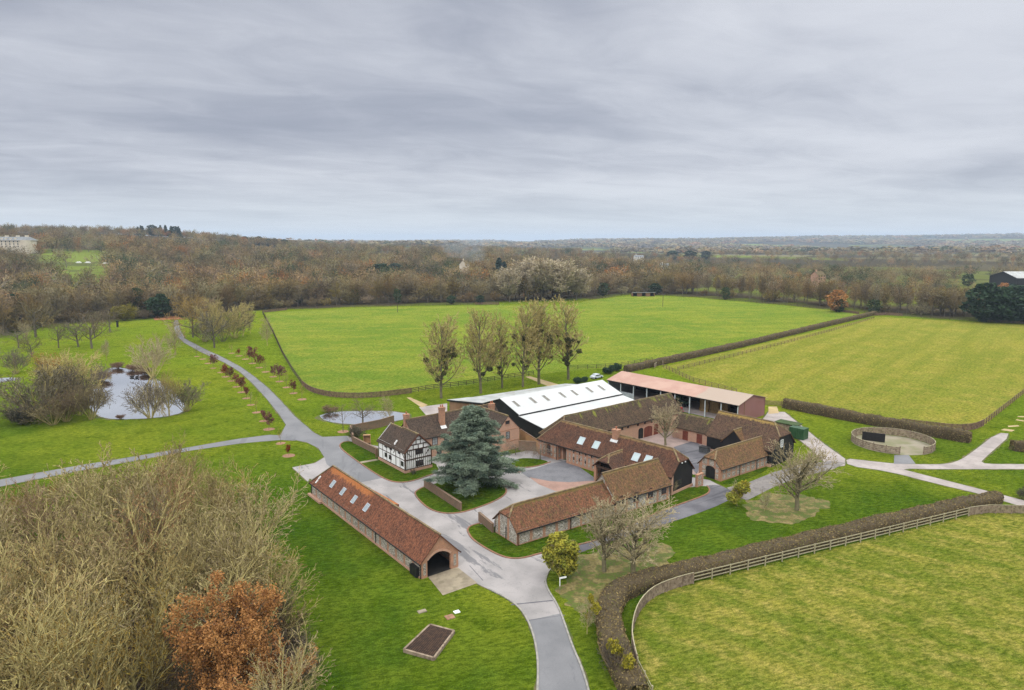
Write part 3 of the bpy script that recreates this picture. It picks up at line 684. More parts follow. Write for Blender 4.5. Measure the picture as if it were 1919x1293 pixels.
# -- 3 white roofed barn
Wd=B((1.66,146.33),38.5,name='white_roofed_barn',label='large black boarded barn with white sheet roofs and a row of dark rooflights',cat='barn')
Wd.dims(32.4,13.2,4.2,6.5,ov=.0,oh=.3)
mb=MB()
for P in ([(0,-8,0),(0,-8,2.75),(0,0,3.85),(0,0,4.2),(0,6.6,6.5),(0,13.2,4.2),(0,13.2,0)],): mb.face(P); mb.face([(32.4,y,z) for x,y,z in P[::-1]])
mb.face([(0,-8,0),(32.4,-8,0),(32.4,-8,2.75),(0,-8,2.75)]); mb.face([(0,-.01,3.8),(32.4,-.01,3.8),(32.4,-.01,4.2),(0,-.01,4.2)]); mb.face([(0,13.2,0),(0,13.2,4.2),(32.4,13.2,4.2),(32.4,13.2,0)])
Wd.part('wall',mb,M['boards_black'])
def slab(bld,name,polys,mat,th=.12):
    m_=MB()
    for P in polys:
        n_=(Vector(P[1])-Vector(P[0])).cross(Vector(P[2])-Vector(P[0]))
        if n_.z<0: P=P[::-1]
        m_.face(P); m_.face([(x,y,z-th) for x,y,z in P[::-1]])
        for a,b in zip(P,P[1:]+P[:1]): m_.face([b,a,(a[0],a[1],a[2]-th),(b[0],b[1],b[2]-th)])
    return bld.part(name,m_,mat)
slab(Wd,'roof',[[(-.4,-.35,4.13),(32.8,-.35,4.13),(32.8,6.6,6.55),(-.4,6.6,6.55)],[(-.4,6.6,6.55),(32.8,6.6,6.55),(32.8,13.3,4.25),(-.4,13.3,4.25)]],M['white_roof'])
slab(Wd,'lean_to_roof',[[(-.4,-8.3,2.78),(32.8,-8.3,2.78),(32.8,-.1,3.82),(-.4,-.1,3.82)]],M['white_roof'])
slab(Wd,'lean_to_roof',[[(-.35,13.1,4.2),(-3.7,23.4,3.6),(1.8,22.2,3.62),(2.4,21.7,3.63),(32,19.5,3.55),(32.7,13.1,4.2)]],M['grey_roof'])
lw=MB(); lw.face([(-.1,13.25,0),(-.1,13.25,4.0),(-3.3,23.0,3.45),(-3.3,23.0,0)]); lw.face([(-3.3,23,0),(-3.3,23,3.45),(31.8,19.3,3.4),(31.8,19.3,0)])
Wd.part('lean_to_wall',lw,M['boards_brown'])
fa=MB(); fa.bar((-.42,13.2,3.95),(-3.75,23.4,3.4),.08,.34); fa.bar((-.42,-8.3,2.6),(-.42,-.1,3.64),.07,.2); fa.bar((-.2,-.4,3.95),(32.8,-.4,3.95),.1,.25); Wd.part('fascia',fa,M['black'])
Wd.dims(32.4,13.2,4.2,6.55,ov=0,oh=.3)
for i in range(7):
    u,v=((748,427),(875,402),(973,385),(1096,362),(1186,345),(1298,323),(1388,308))[i]; Wd.skylight('y0',780+u/4,650+v/4,.85,2.5,M['rooflight_dark'],M['grey_roof'],'rooflight')
# tan boarded yard fence below it
def wall_line(name,P,h,th,mat,label,cat,z0=0,cope=None,group=None,capw=.08):
    root=empty(name,(P[0][0],P[0][1],0),0,label,cat,group); mb=MB(); Q=[(x-P[0][0],y-P[0][1]) for x,y in P]; strip(mb,Q,th,z0,h); mb.build('wall',mat,root)
    c=MB(); strip(c,Q,th+capw,h,h+.09); c.build('coping',cope or mat,root); return root
wall_line('boarded_fence',[G(974,802.5,2.6),G(1013,830,2.3)],2.5,.12,M['boards_tan'],'tan horizontal board fence below the black barn wall','fence',cope=M['fence_brown'])
# -- 4 pink roofed open barn
k_=B((26.2,182.3),-48.3,name='open_hay_barn',label='open fronted barn with pink sheet roof, grey posts and plum end wall',cat='barn')
k_.dims(39,12.2,4.5,6.0,ov=.3,oh=.25)
k_.walls(M['pink_clad'],skip=('y0',),matA=M['panel_grey'])
slab(k_,'roof',[[(-.3,-.35,4.46),(39.3,-.35,4.46),(39.3,6.1,6.05),(-.3,6.1,6.05)],[(-.3,6.1,6.05),(39.3,6.1,6.05),(39.3,12.5,4.46),(-.3,12.5,4.46)]],M['pink_roof'],.1)
fl=MB(); fl.face([(0,0,.06),(39,0,.06),(39,12.1,.06),(0,12.1,.06)]); k_.part('floor',fl,M['track'])
for i in range(10):
    p=MB(); x=.1+i*38.8/9; p.box(x-.1,x+.1,-.12,.12,0,4.42); k_.part('post',p,M['steel'])
lp=MB(); lp.box(.25,8.5,.15,.3,0,1.9); k_.part('panel',lp,M['panel_grey'])
dv_=MB(); dv_.face([(.2,11.9,0),(38.8,11.9,0),(38.8,11.9,4.4),(.2,11.9,4.4)]); dv_.face([(38.9,0.2,0),(38.9,12,0),(38.9,12,4.5),(38.9,6.1,5.9),(38.9,.2,4.5)][::-1]); k_.part('shade_sheet',dv_,M['void'])  # near-black sheets paint the shade at the back and end of the barn
for q in ((2.6,2.75,5.0),(0,.1,4.5),(12.1,12.2,4.5)):
    dr=MB(); dr.box(39.02,39.07,q[0],q[1],0,q[2]); k_.part('trim',dr,M['boards_brown'])
gt=MB(); gt.bar((-.3,-.4,4.36),(39.3,-.4,4.36),.12,.14); k_.part('gutter',gt,M['black'])
def place(o,bld,x,y,z=0,rz=0):
    p=bld.mat@Vector((x,y,z)); o.location=p; o.rotation_euler=(0,0,math.atan2(bld.mat[1][0],bld.mat[0][0])+rz)
bm_=MB(); bm_.box(-1.2,1.2,-.6,.6,0,.95)
for x in (-.7,0,.7): bm_.box(x-.02,x+.02,-.615,.615,-.0,.965)
bale_me=bm_.mesh('bale',M['straw']); cnt=0
for bay,(xa,hh) in enumerate(((26.2,4),(28.8,4),(31.1,3))):
    for lv in range(hh):
        o=link('straw_bale',bale_me); place(o,k_,xa+1.2+(.1 if lv%2 else 0),4.6+bay*.35,lv*.97+.07)
        tag(o,'rectangular straw bale stacked in the open pink roofed barn','straw bale','stacked straw bales')
o=empty('red_farm_trailer',(0,0,0),0,'red farm trailer parked at the open front of the pink roofed barn','trailer'); place(o,k_,22.3,-.9,0)
mb=MB(); mb.box(-1.7,1.7,-.8,.8,.55,.72); 
for q in ((-1.75,-1.65,-.85,.85),(1.65,1.75,-.85,.85),(-1.65,1.65,-.85,-.75),(-1.65,1.65,.75,.85)): mb.box(*q,.55,1.25)
mb.build('body',M['machine_red'],o)
for x in (-.9,.9):
    for y in (-.8,.8): w_=MB(); w_.tube((x,y-.12,.38),(x,y+.12,.38),.38,.38,12,cap=True); w_.build('wheel',M['rubber'],o)
db=MB(); db.bar((1.7,0,.6),(2.8,0,.5),.1); db.build('drawbar',M['machine_red'],o)
o=empty('green_tractor',(0,0,0),0,'dark green tractor in shadow deep inside the pink roofed barn','tractor'); place(o,k_,20.2,5,0)
mb=MB(); mb.box(-.2,1.9,-.4,.4,.8,1.5); mb.build('bonnet',M['green_paint'],o); mb=MB(); mb.box(-1.5,-.2,-.7,.7,1.0,2.5); mb.box(-1.55,-.1,-.75,.75,2.5,2.62); mb.build('cab',M['green_paint'],o)
for x,r_ in ((-.9,.8),(1.4,.5)):
    for y in (-.85,.85): w_=MB(); w_.tube((x,y-.2,r_),(x,y+.2,r_),r_,r_,14,cap=True); w_.build('wheel',M['rubber'],o)
# -- 5 mossy stable range
n_=B((9.85,127.4),38.5,name='stable_range',label='long pink brick stable range with moss streaked brown tile roof before the white barn',cat='stables')
n_.dims(36.4,6.6,4.0,7.45,A=('full',3.3)); n_.walls(M['brick_pink']); n_.roof(M['tile_moss'],ridgemat=M['ridge']); n_.gutter(sides=('y0',))
for u,v in ((1166,802),(1177,798),(1195.5,794),(1208.5,790.5),(1221,788)): n_.winpx('y0',u,v,.55,.9,nx=1,ny=1,sill=False)
for x,w_,mt in ((22.6,1.5,'void'),(25.0,2.6,'gate_red'),(27.6,1.4,'gate_red'),(31,1.4,'gate_red'),(34,1.3,'gate_red')): n_.panel('door','y0',x,0,w_,1.9,M[mt],out=.05,arch=.45)
# -- 6 gatehouse range
q_=B((5.25,130.55),-46.3,name='gatehouse_range',label='tall flint and brick gatehouse range with brown tiled roof, skylights and black boarded end',cat='barn')
q_.dims(30.6,6.5,3.45,7.0,A=('full',3.2),Bn=('half',1.9,5.4))
q_.walls(M['flint_red'],gaps=((5.05,7.35,3.25),),inner=M['black'],matB=M['boards_black'])
q_.roof(M['tile_rustend']); q_.gutter(sides=('y0','y1'),pipes=(('y0',4.9),))
for u,v in ((1089.5,826),(1117.5,834)): q_.skylight('y0',u,v,1.35,1.55,M['rooflight'])
for u,v in ((1192,856.5),(1214.5,861.5)): q_.skylight('y0',u,v,1.35,1.55,M['rooflight'])
p=q_.onroof('y0',1152,823); q_.chimney(p.x,p.y+.4,p.z-.5,8.0,1.15,1.0,1); q_.flashing('y0',p.x,1.6,p.y-.45,p.y-.05)
q_.winpx('y0',1028.5,842,.95,1.7,nx=2,ny=4,arch=True,frame=M['beam_red'])
for u,v in ((1075.5,846),(1086,849),(1098,852),(1109,855.5)): q_.winpx('y0',u,v,.2,.6,nx=1,ny=1,sill=False,fw=.04,name='slit')
for u,v in ((1075.5,859),(1086,862),(1097,866)): q_.winpx('y0',u,v,.2,.6,nx=1,ny=1,sill=False,fw=.04,name='slit')
pm=MB(); pm.box(30.6,30.75,.0,6.5,0,.5); pm.box(30.58,30.8,-.08,.35,0,3.4); q_.part('plinth',pm,M['brick_pink'])
q_.window('x1',2.6,1.6,1.2,1.1,nx=3,ny=2,sill=False,pane=M['pane'])
lm=MB(); lm.box(30.75,30.95,2.6,2.8,5.0,5.15); lm.box(30.75,30.95,3.6,3.8,5.0,5.15); q_.part('floodlight',lm,M['white_paint'])
Op=q_.mat@Vector((21.6,-3.6,0)); r_=B(Op,43.7,root=q_); r_.dims(6.6,4.5,2.95,5.05,A=('half',1.3,4.0))
r_.walls(M['flint_red'],skip=('x0','x1')); r_.roof(M['tile_brown'],name='porch_roof')
pr=MB(); pr.box(0,.5,4.05,4.5,0,2.9); pr.box(0,.5,0,.45,0,2.9); r_.part('pier',pr,M['brick']); dk=MB(); dk.face([(1.8,.05,0),(1.8,4.45,0),(1.8,4.45,3),(1.8,.05,3)][::-1]); r_.part('inner_door',dk,M['boards_black'])
hd=MB(); hd.box(.0,.25,.45,4.05,2.55,2.9); r_.part('lintel',hd,M['beam'])
# -- 7 lower flint range by the drive
s1=B((.7,89.34),35.0,name='flint_stable_block',label='low flint and brick block with rusty tiled roofs at two heights, beside two bare trees',cat='stables')
s1.dims(18.4,5.56,2.35,4.9,A=('half',1.3,3.75)); s1.walls(M['flint']); s1.roof(M['tile_rust']); s1.gutter(sides=('y0',),pipes=(('y0',.1),('y0',9.6),('x0',2.6),('x0',5.4)))
Oh=s1.mat@Vector((18.4,-.12,0)); s2=B(Oh,35.0,root=s1); s2.dims(12.2,5.9,2.8,6.1); s2.walls(M['flint']); s2.roof(M['tile_olive']); s2.gutter(sides=('y0',),pipes=(('y0',12.1),))
for u,v in ((1165,939),(1192,932),(1219,924.5),(1244,918)): s2.winpx('y0',u,v,1.05,1.35,nx=2,ny=3,arch=True,frame=M['beam'])
# -- 8 arched flint building
a8=B((36.7,115.1),36.5,name='flint_coach_house',label='small flint banded building with black arched door and mossy rust roof',cat='outbuilding')
a8.dims(15.8,4.7,2.45,5.0,A=('half',1.8,3.7)); a8.walls(M['flint_band']); a8.roof(M['tile_olive']); a8.gutter(sides=('y0',),pipes=(('y0',5.4),('y0',10.6)))
tt,zz=a8.onwall('x0',1330.5,900); a8.panel('door','x0',tt,0,2.0,1.75,M['black'],out=.04,arch=.5)
qn=MB(); qn.box(-.03,.5,-.03,.0,0,2.4); qn.box(-.03,.0,-.03,.5,0,2.4); qn.box(-.03,0,4.3,4.73,0,2.4); a8.part('quoin',qn,M['brick'])
# -- 9 big black barn
b9=B((39.3,133.2),-48.7,name='black_weatherboard_barn',label='big black weatherboarded barn with golden lichened tile ridge and cross gable',cat='barn')
b9.dims(13.9,8.5,3.4,7.5,Bn=('half',2.0,5.5)); b9.walls(M['boards_black']); b9.roof(M['tile_gold'])
b9.window('x1',3.6,3.9,1.0,1.5,nx=2,ny=3,pane=M['pane_pale'],frame=M['white_paint'],sill=False)
pl=MB(); pl.box(0,13.9,-.12,0,0,.55); b9.part('plinth',pl,M['brick_pink'])
Pc=G(1376,806,5.6); th=41.3; Oc=(Pc[0]-2.3*math.cos(R(131.3)),Pc[1]-2.3*math.sin(R(131.3)))
c9=B(Oc,th,root=b9); c9.dims(5.6,4.6,3.3,5.6,ov=.5); c9.walls(M['boards_black']); c9.roof(M['tile_olive'],name='cross_gable_roof')
# -- 10 link range
l10=B((34.6,142.6),-47.0,name='link_stable',label='low tiled link stable with red doors between mossy range and black barn',cat='stables')
l10.dims(8.6,5.0,2.7,4.9); l10.walls(M['brick_pink']); l10.roof(M['tile_moss']); 
for x in (3.2,6.6): l10.panel('door','y0',x,0,1.3,2.0,M['gate_red'],out=.05)
# ------------------------------------------------------------------ terrain
def sst(x,a,b):
    t=np.clip((x-a)/(b-a),0,1); return t*t*(3-2*t)
EDGE_U=np.array([-200,0,100,200,290,340,480,560,700,900,1100,1190,1300,1450,1640,1919,2200.])
EDGE_V=np.array([650,636,612,603,600,598,584,579,573,569,561,551,555,569,589,607,625.])
EDGE_A=[];EDGE_Y=[]
for u,v in zip(EDGE_U,EDGE_V):
    x,y=G(u,v); EDGE_A.append(x/y); EDGE_Y.append(y)
EDGE_A=np.array(EDGE_A);EDGE_Y=np.array(EDGE_Y)
def y_edge(a): return np.interp(a,EDGE_A,EDGE_Y)
def height(x,y):
    """rolling land beyond the level farm"""
    x=np.asarray(x,float);y=np.asarray(y,float); yy=np.maximum(y,1.0); a=x/yy
    ye=y_edge(a)
    amp=np.interp(a,[-1.2,-.75,-.60,-.52,-.45,-.38,-.30,-.2,-.1,0,.1,.2,.4,.75,1.2],[62,57,53,49,43,33,24,19,17,14,10,6,4,5,6])
    end=np.interp(a,[-.75,-.4,-.1,.2],[1250,1250,1150,1300])
    hh=amp*sst(y,ye+45,end)
    hh=hh*(1-.9*sst(y,2300,4200))
    dip=-14*sst(y,1700,2600)*(1-sst(y,3000,5500))*sst(a,-.15,.1)
    fa=np.interp(a,[-.8,-.2,0,.08,.19,.35,.50,.62,.75],[10,5,6,14,32,38,50,68,84])
    far=fa*sst(y,3600,7600)
    nz=np.sin(x*.0021+1.3)*np.cos(y*.0017+.4)*.6+np.sin(x*.0052+y*.0031)*.4
    far=far*(1+.10*nz)+nz*5*sst(y,2500,5000)
    hh=hh+dip+far+nz*3*sst(y,700,1300)
    return hh*sst(y,ye+30,ye+120)
def terrain():
    def ax(lo,hi,fine0,fine1,st,gr):
        c=list(np.arange(fine0,fine1+st,st)); s=st
        while c[-1]<hi: s*=gr; c.append(c[-1]+s)
        s=st; left=[]
        p=fine0
        while p>lo: s*=gr; p-=s; left.append(p)
        return np.array(left[::-1]+c)
    xs=ax(-14000,14000,-800,900,20,1.08); ys=ax(-400,15000,0,1500,18,1.05)
    X,Y=np.meshgrid(xs,ys); Z=height(X,Y)
    V=np.stack([X,Y,Z],-1).reshape(-1,3); nx=len(xs); ny=len(ys)
    i=(np.arange(ny-1)[:,None]*nx+np.arange(nx-1)[None]).ravel()
    F=np.stack([i,i+1,i+nx+1,i+nx],-1)
    m,t,b=material('countryside',.95); v=coords(t); s=t.n('ShaderNodeSeparateXYZ',{0:v})
    vo=t.n('ShaderNodeTexVoronoi',{'Vector':t.mapping(v,(1,.6,0),.4),'Scale':.0034,'Randomness':.9})
    ce=t.n('ShaderNodeSeparateColor',{0:vo.outputs['Color']})
    f=t.mix(t.ss(ce.outputs[0],.62,.7),(.06,.052,.034),(.15,.19,.035)); f=t.mix(t.ss(ce.outputs[1],.8,.85),f,(.20,.18,.10))
    n=t.noise(v,.02,4); f=t.mix(t.math('MULTIPLY',t.ss(n,.5,.6),.6),f,(.05,.045,.03))
    # lawn of the estate close to the camera
    l=t.mix(t.ss(t.noise(v,.05,5,.62),.36,.64),(.046,.098,.008),(.088,.145,.012))
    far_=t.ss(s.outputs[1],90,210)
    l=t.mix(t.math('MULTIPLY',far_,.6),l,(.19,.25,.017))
    l=t.mix(t.math('MULTIPLY',t.ss(t.noise(t.mapping(v,loc=(9,4,0)),.018,5,.65),.42,.66),.7),l,(.20,.225,.02))
    l=t.mix(t.math('MULTIPLY',t.ss(t.noise(t.mapping(v,loc=(2,1,0)),.22,6,.7),.47,.68),.6),l,(.05,.092,.003))
    g=t.noise(t.mapping(v,(.6,1.3,1),R(15)),1.6,4,.8); l=t.mix(t.ss(g,.34,.66),t.mix(1,l,(.54,.6,.46),'MULTIPLY'),t.mix(1,l,(1.4,1.32,1.4),'MULTIPLY'))
    fi=t.noise(v,6.0,3,.75); l=t.mix(t.ss(fi,.3,.72),t.mix(1,l,(.62,.66,.52),'MULTIPLY'),t.mix(1,l,(1.3,1.26,1.3),'MULTIPLY'))
    wd=t.n('ShaderNodeAttribute',attribute_name='wood').outputs['Fac']
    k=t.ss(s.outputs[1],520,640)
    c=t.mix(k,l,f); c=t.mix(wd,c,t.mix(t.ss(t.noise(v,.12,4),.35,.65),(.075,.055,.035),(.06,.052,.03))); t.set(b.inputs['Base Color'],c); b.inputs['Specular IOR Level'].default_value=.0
    bump(t,b,t.math('ADD',fi,t.math('MULTIPLY',g,1.5)),.8,.3)
    o=link('ground',fast_mesh('ground',V,F,m)); o['kind']='structure'
    yy=np.maximum(V[:,1],1); aa=V[:,0]/yy; uu=CX+aa*FPX; ye=y_edge(aa)
    wv=((V[:,1]>ye+4)&(V[:,1]<1500)).astype(np.float32)
    wv[(uu>76)&(uu<225)&(V[:,1]>520)&(V[:,1]<850)]=0; wv[(uu>1120)&(uu<1175)&(V[:,1]>690)&(V[:,1]<790)]=0; wv[(uu>1235)&(uu<1275)&(V[:,1]>740)&(V[:,1]<850)]=0
    wv[(uu>1300)&(V[:,1]>ye+60)]*=.45
    at_=o.data.attributes.new('wood','FLOAT','POINT'); at_.data.foreach_set('value',wv)
    o.data.polygons.foreach_set('use_smooth',np.ones(len(F),bool)); return o
terrain()
def ragged(P,amp=.5,f=.5,grow_=0.0,step=.7):
    Q=resample(P+[P[0]],step)[:-1]; n=len(Q); out=[]
    ar=sum(Q[i-1][0]*Q[i][1]-Q[i][0]*Q[i-1][1] for i in range(n)); sg=1 if ar>0 else -1
    for i in range(n):
        a=Q[i-1];b=Q[(i+1)%n]; L=math.hypot(b[0]-a[0],b[1]-a[1]) or 1; x,y=Q[i]
        d=grow_+amp*(mnoise.noise(Vector((x*f,y*f,3)))+.5*mnoise.noise(Vector((x*f*3,y*f*3,7))))
        out.append((x+sg*(b[1]-a[1])/L*d,y-sg*(b[0]-a[0])/L*d))
    return out
# ------------------------------------------------------------------ fields
P1=px((497,586),(512,625),(530,665),(548,696),(566,722),(580,735),(612,743),(660,746),(705,744),(760,738),(800,731),(880,722),(960,709),(1040,698),(1110,692),(1160,689),(1225,678),(1640,591),(1580,583.5),(1440,570.5),(1300,558),(1240,555.5),(1190,553.5),(1105,563),(1060,572),(930,572),(700,576))
sheet('paddock',P1,.02,M['paddock'])
P2=px((1238,689),(1645,593.5),(1919,609),(2150,622),(2150,640),(1990,690),(1919,738),(1880,768),(1843,799),(1828,805),(1800,807),(1730,800),(1580,779),(1460,757),(1300,716))
sheet('paddock',P2,.02,M['paddock_yellow'])
P3=px((1240,1330),(1195,1240),(1184,1195),(1196,1150),(1222,1120),(1262,1103),(1300,1093),(1500,1043),(1815,966),(1860,957),(2000,957),(2150,957),(2150,1330))
sheet('paddock',P3,.02,M['paddock_mottled'])
sheet('leaf_litter',chaikin([(-14,36),(-17.5,47),(-19.5,57),(-23,66),(-28,76),(-38,90),(-46,98),(-54,99),(-62,92),(-84,80),(-95,40),(-60,20),(-20,20)],2,True),.015,M['litter'])
sheet('dry_grass',ragged(chaikin(px((1045,1120),(1060,1060),(1120,1020),(1200,1010),(1280,1030),(1265,1065),(1215,1085),(1165,1095),(1130,1130),(1095,1160),(1062,1150)),2,True),1.9,.3,-.3,.5),.012,M['thatchgrass'])
sheet('dry_grass',ragged(chaikin(px((1390,965),(1400,935),(1450,925),(1530,925),(1563,940),(1545,965),(1490,980),(1420,978)),2,True),2.0,.3,-.3,.5),.012,M['thatchgrass'])
sheet('mulch_bed',[(x,y) for x,y in px((285,593),(330,592),(345,598),(290,600))],.02,M['reddirt'])
# ------------------------------------------------------------------ roads
D=px((1003,1330),(1009,1245),(1003,1200),(990,1163),(973,1138),(948,1120),(915,1104),(890,1092),(855,1066),(830,1060),(700,985),(640,935),(600,905),(580,897),(577,903),(547.5,876),(590,868),(608,857),(597,840),(575,829),(550,824),(526,816),(536,797),
     (552,784),(572,797),(588,811),(604,819),(650,817),(662,822),(700,835),(800,850),(830,850),(870,860),(930,857),(985,845),(1010,842),(1050,860),(1068,864),(1116,899),(1150,905),(1250,890),(1300,895),(1330,900),(1345,908),(1362,916),(1368,930),(1352,942),(1300,962),(1235,985),(1150,1012),(1100,1030),(1060,1044),(1040,1056),(1026,1075),(1020,1090),(1026,1106),(1045,1135),(1057,1165),(1072,1210),(1092,1255),(1112,1330))
sheet('driveway',D,.024,M['drive']); sheet('verge',ragged(D,.3,.6,.2,1.0),.011,M['verge'])
def lane(name,C,w,z,mat):
    """C: centre-line pixels, w: width in metres (or list)"""
    P=chaikin(px(*C),2); A=offset(P,w/2);Bq=offset(P,-w/2); return sheet(name,A+Bq[::-1],z,mat)
# long drive running off to the wood
L_=px((540,800),(526,780),(500,747.5),(475,720),(450,697),(420,679),(375,659),(345,642),(332,630),(326,612),(327,600))
R_=px((333,600),(337,618),(347,635),(385,655),(412,667),(450,687),(475,705),(500,725),(525,750),(552,780),(575,800))
sheet('driveway',L_+R_,.028,M['road']); sheet('verge',ragged(L_+R_,.35,.6,.3,1.2),.014,M['verge'])
sheet('driveway',px((526,781),(552,781),(572,797),(588,811),(604,819),(650,817),(655,827),(640,831),(635,839),(660,858),(700,886),(716,896),(668,906),(640,890),(612,870),(608,857),(597,840),(575,829),(550,824),(525,816.5),(536,796)),.029,M['road'])
Lf=px((526,816),(505,815),(450,822),(350,839),(250,856),(150,872),(0,899),(-150,925))
Rf=px((-150,940),(0,912),(150,882),(250,864),(350,845.5),(450,831),(525,824.5),(555,826))
sheet('path',Lf+Rf,.026,M['road']); sheet('verge',ragged(Lf+Rf,.35,.6,.25,1.2),.013,M['verge'])
sheet('driveway',px((1003,1330),(1009,1245),(1003,1200),(990,1163),(1003,1160),(1050,1150),(1057,1165),(1072,1210),(1092,1255),(1112,1330)),.028,M['road'])
sheet('lane',chaikin(px((1060,1046),(1085,1020),(1110,1013),(1150,1000),(1230,960),(1290,939),(1326,927),(1331,918),(1323,910),(1345,908),(1362,916),(1385,925),(1355,944),(1300,965),(1235,986),(1150,1013),(1100,1031)),1,True),.029,M['road_dark'])
sheet('lane',px((1362,914),(1400,905),(1450,885),(1500,870),(1560,864),(1585,868),(1560,880),(1500,893),(1450,913),(1400,938),(1380,930)),.027,M['gravel'])
sheet('concrete_apron',px((801,1080),(857,1063),(895,1093),(830,1116)),.03,M['concrete'])
TR1=(px((1440,772),(1470,772),(1489,787),(1512,806),(1539,828),(1584,860),(1583,873),(1555,875),(1540,862),(1520,842),(1478,808),(1455,792),(1430,785)))
sheet('farm_track',TR1,.024,M['track']); sheet('verge',ragged(TR1,.4,.5,.3,1.0),.013,M['verge'])
TR2=chaikin(px((1585,859),(1620,863),(1676,869),(1725,870.5),(1776,870),(1800,862),(1820,849),(1869,811),(1897,813),(1849,855),(1836,868),(1870,870),(1919,870),(2050,870),(2050,879),(1919,879),(1760,879.5),(1685,878),(1720,887),(1845,919),(1919,938),(2050,970),(2050,985),(1919,951),(1839,926),(1764,909),(1664,883),(1589,873)),1,True)
sheet('farm_track',TR2,.026,M['track']); sheet('verge',ragged(TR2,.4,.5,.3,1.2),.0125,M['verge'])
for q in (((1875,806),(1882,803.5),(1902,806),(1896,809)),((1888,798),(1908,797),(1911,799),(1890,800.5)),((1905,786),(1919,788),(1919,790),(1903,787.5)),((1908,780),(1919,780),(1919,782),(1906,781.5))): sheet('worn_patch',px(*q),.03,M['goldpath'])
sheet('yard',px((785,763),(838,756),(838,775),(800,780)),.026,M['track'])
sheet('path',px((762,745),(769,745),(802,759),(790,764)),.028,M['goldpath'])
sheet('path',px((984,706),(993,705),(1052,722),(1034,727)),.028,M['goldpath'])
sheet('path',px((1440,762),(1456,762),(1460,774),(1440,776)),.03,M['goldpath'])
sheet('courtyard',px((1068,863),(1030,869),(1000,879),(975,885),(992,896),(1030,903),(1067,905),(1114,902),(1118,898)),.032,M['setts'])
sheet('brick_band',px((992,894.5),(1030,902),(1067,904),(1114,901),(1118,903),(1090,915),(1042,921),(1010,908)),.036,M['brickpave'])
sheet('brick_band',px((951,874),(958,872),(978,884),(970,887)),.036,M['brickpave'])
sheet('courtyard',px((1150,812),(1240,775),(1300,800),(1370,835),(1400,850),(1330,880),(1300,890),(1250,850)),.02,M['yardpave'])
sheet('courtyard',px((1262,838),(1300,826),(1330,846),(1322,865),(1305,888)),.026,M['road_dark'])
sheet('path',px((1676,853),(1703,853),(1716,869.5),(1675,869.5)),.03,M['road'])
sheet('path',px((669,867),(705,861),(710,863),(675,869.5)),.112,M['concrete'])
for a,b_2,wd in (((958,1133.5),(1036,1125.5),.22),((985,1163.5),(1058,1153),.12),((880,1060),(905,1088),.1),((726,896),(760,884),.12)):
    mb=MB(); strip(mb,[G(*a),G(*b_2)],wd,.0,.033); o=mb.build('road_joint',M['road_dark']); o['kind']='structure'
# raised lawns with kerbs
def island(P,kerb=None,km='kerb',n=2,name='lawn'):
    Q=chaikin(px(*P),n,True); sheet(name,Q,.10,M['lawn_island'],skirt=.09)
    if kerb:
        K=chaikin(px(*kerb),2); mb=MB(); strip(mb,K,.24,.0,.135); o=mb.build('kerb',M[km]); o['kind']='structure'
island(((634,838),(640,829),(655,826),(720,845),(815,866),(824,884),(800,893),(770,903),(745,905),(725,900),(700,886),(660,858)),((655,827.5),(640,829.5),(635,838),(660,858),(700,886),(725,900),(745,905),(770,903),(800,893),(824,884)),n=1)
island(((776,926),(782,919),(797,912),(850,898),(905,893),(936,905),(950,917),(947,928),(925,941),(887,955),(860,962),(832,963),(807,956),(790,943)),((810,910),(797,912),(782,919),(776,926),(790,943),(807,956),(832,963),(860,962),(887,955),(925,941),(947,928),(950,917),(936,905)))
island(((877,998),(876,992),(882,986),(900,981),(970,1000),(1120,960),(1250,920),(1300,913),(1325,911),(1331,918),(1326,927),(1290,940),(1230,961),(1150,1001),(1110,1016),(1017,1036),(980,1047),(955,1047),(935,1041),(910,1028),(885,1011)),((900,981),(882,986),(876,992),(877,998),(885,1011),(910,1028),(935,1041),(955,1047),(980,1047),(1017,1036),(1110,1016),(1150,1001),(1230,961),(1290,940),(1326,927),(1331,918),(1325,911)))
island(((955,872),(965,862),(980,859),(1005,860),(1032,866),(1012,873),(990,876.5),(970,877)),((958,865),(955,872),(970,877),(990,876.5),(1012,873),(1032,866)))
island(((1349,905),(1440,873),(1437,882),(1387,903),(1365,908)))
for P,km in ((((1028,1070),(1021,1088),(1026,1105),(1045,1134),(1057,1165),(1072,1210),(1092,1255),(1110,1320)),'kerb_stone'),(((915,1104),(948,1120),(973,1138),(990,1163),(1003,1200),(1009,1245),(1006,1320)),'kerb_stone')):
    mb=MB(); strip(mb,chaikin(px(*P),2),.2,0,.12); o=mb.build('kerb',M[km]); o['kind']='structure'
# ponds
def pond(P,name='pond'):
    Q=chaikin(px(*P),2,True); cx=sum(p[0] for p in Q)/len(Q); cy=sum(p[1] for p in Q)/len(Q)
    sheet('pond_bank',ragged(Q,1.0,.35,.7),.016,M['verge']); Q=ragged(Q,.35,.5,0); return sheet(name,Q,.03,M['water'])
pond(((210,687),(250,693),(284,704),(325,732),(347,760),(346,773),(300,783),(237,786),(188,784),(172,770),(160,745),(180,722),(198,697)))
pond(((596,781),(607,775.5),(650,770),(725,770),(770,776),(765,784),(735,790),(700,794.5),(650,795),(612,790)))
pond(((-30,722),(5,716),(38,712),(30,706),(-30,712)))
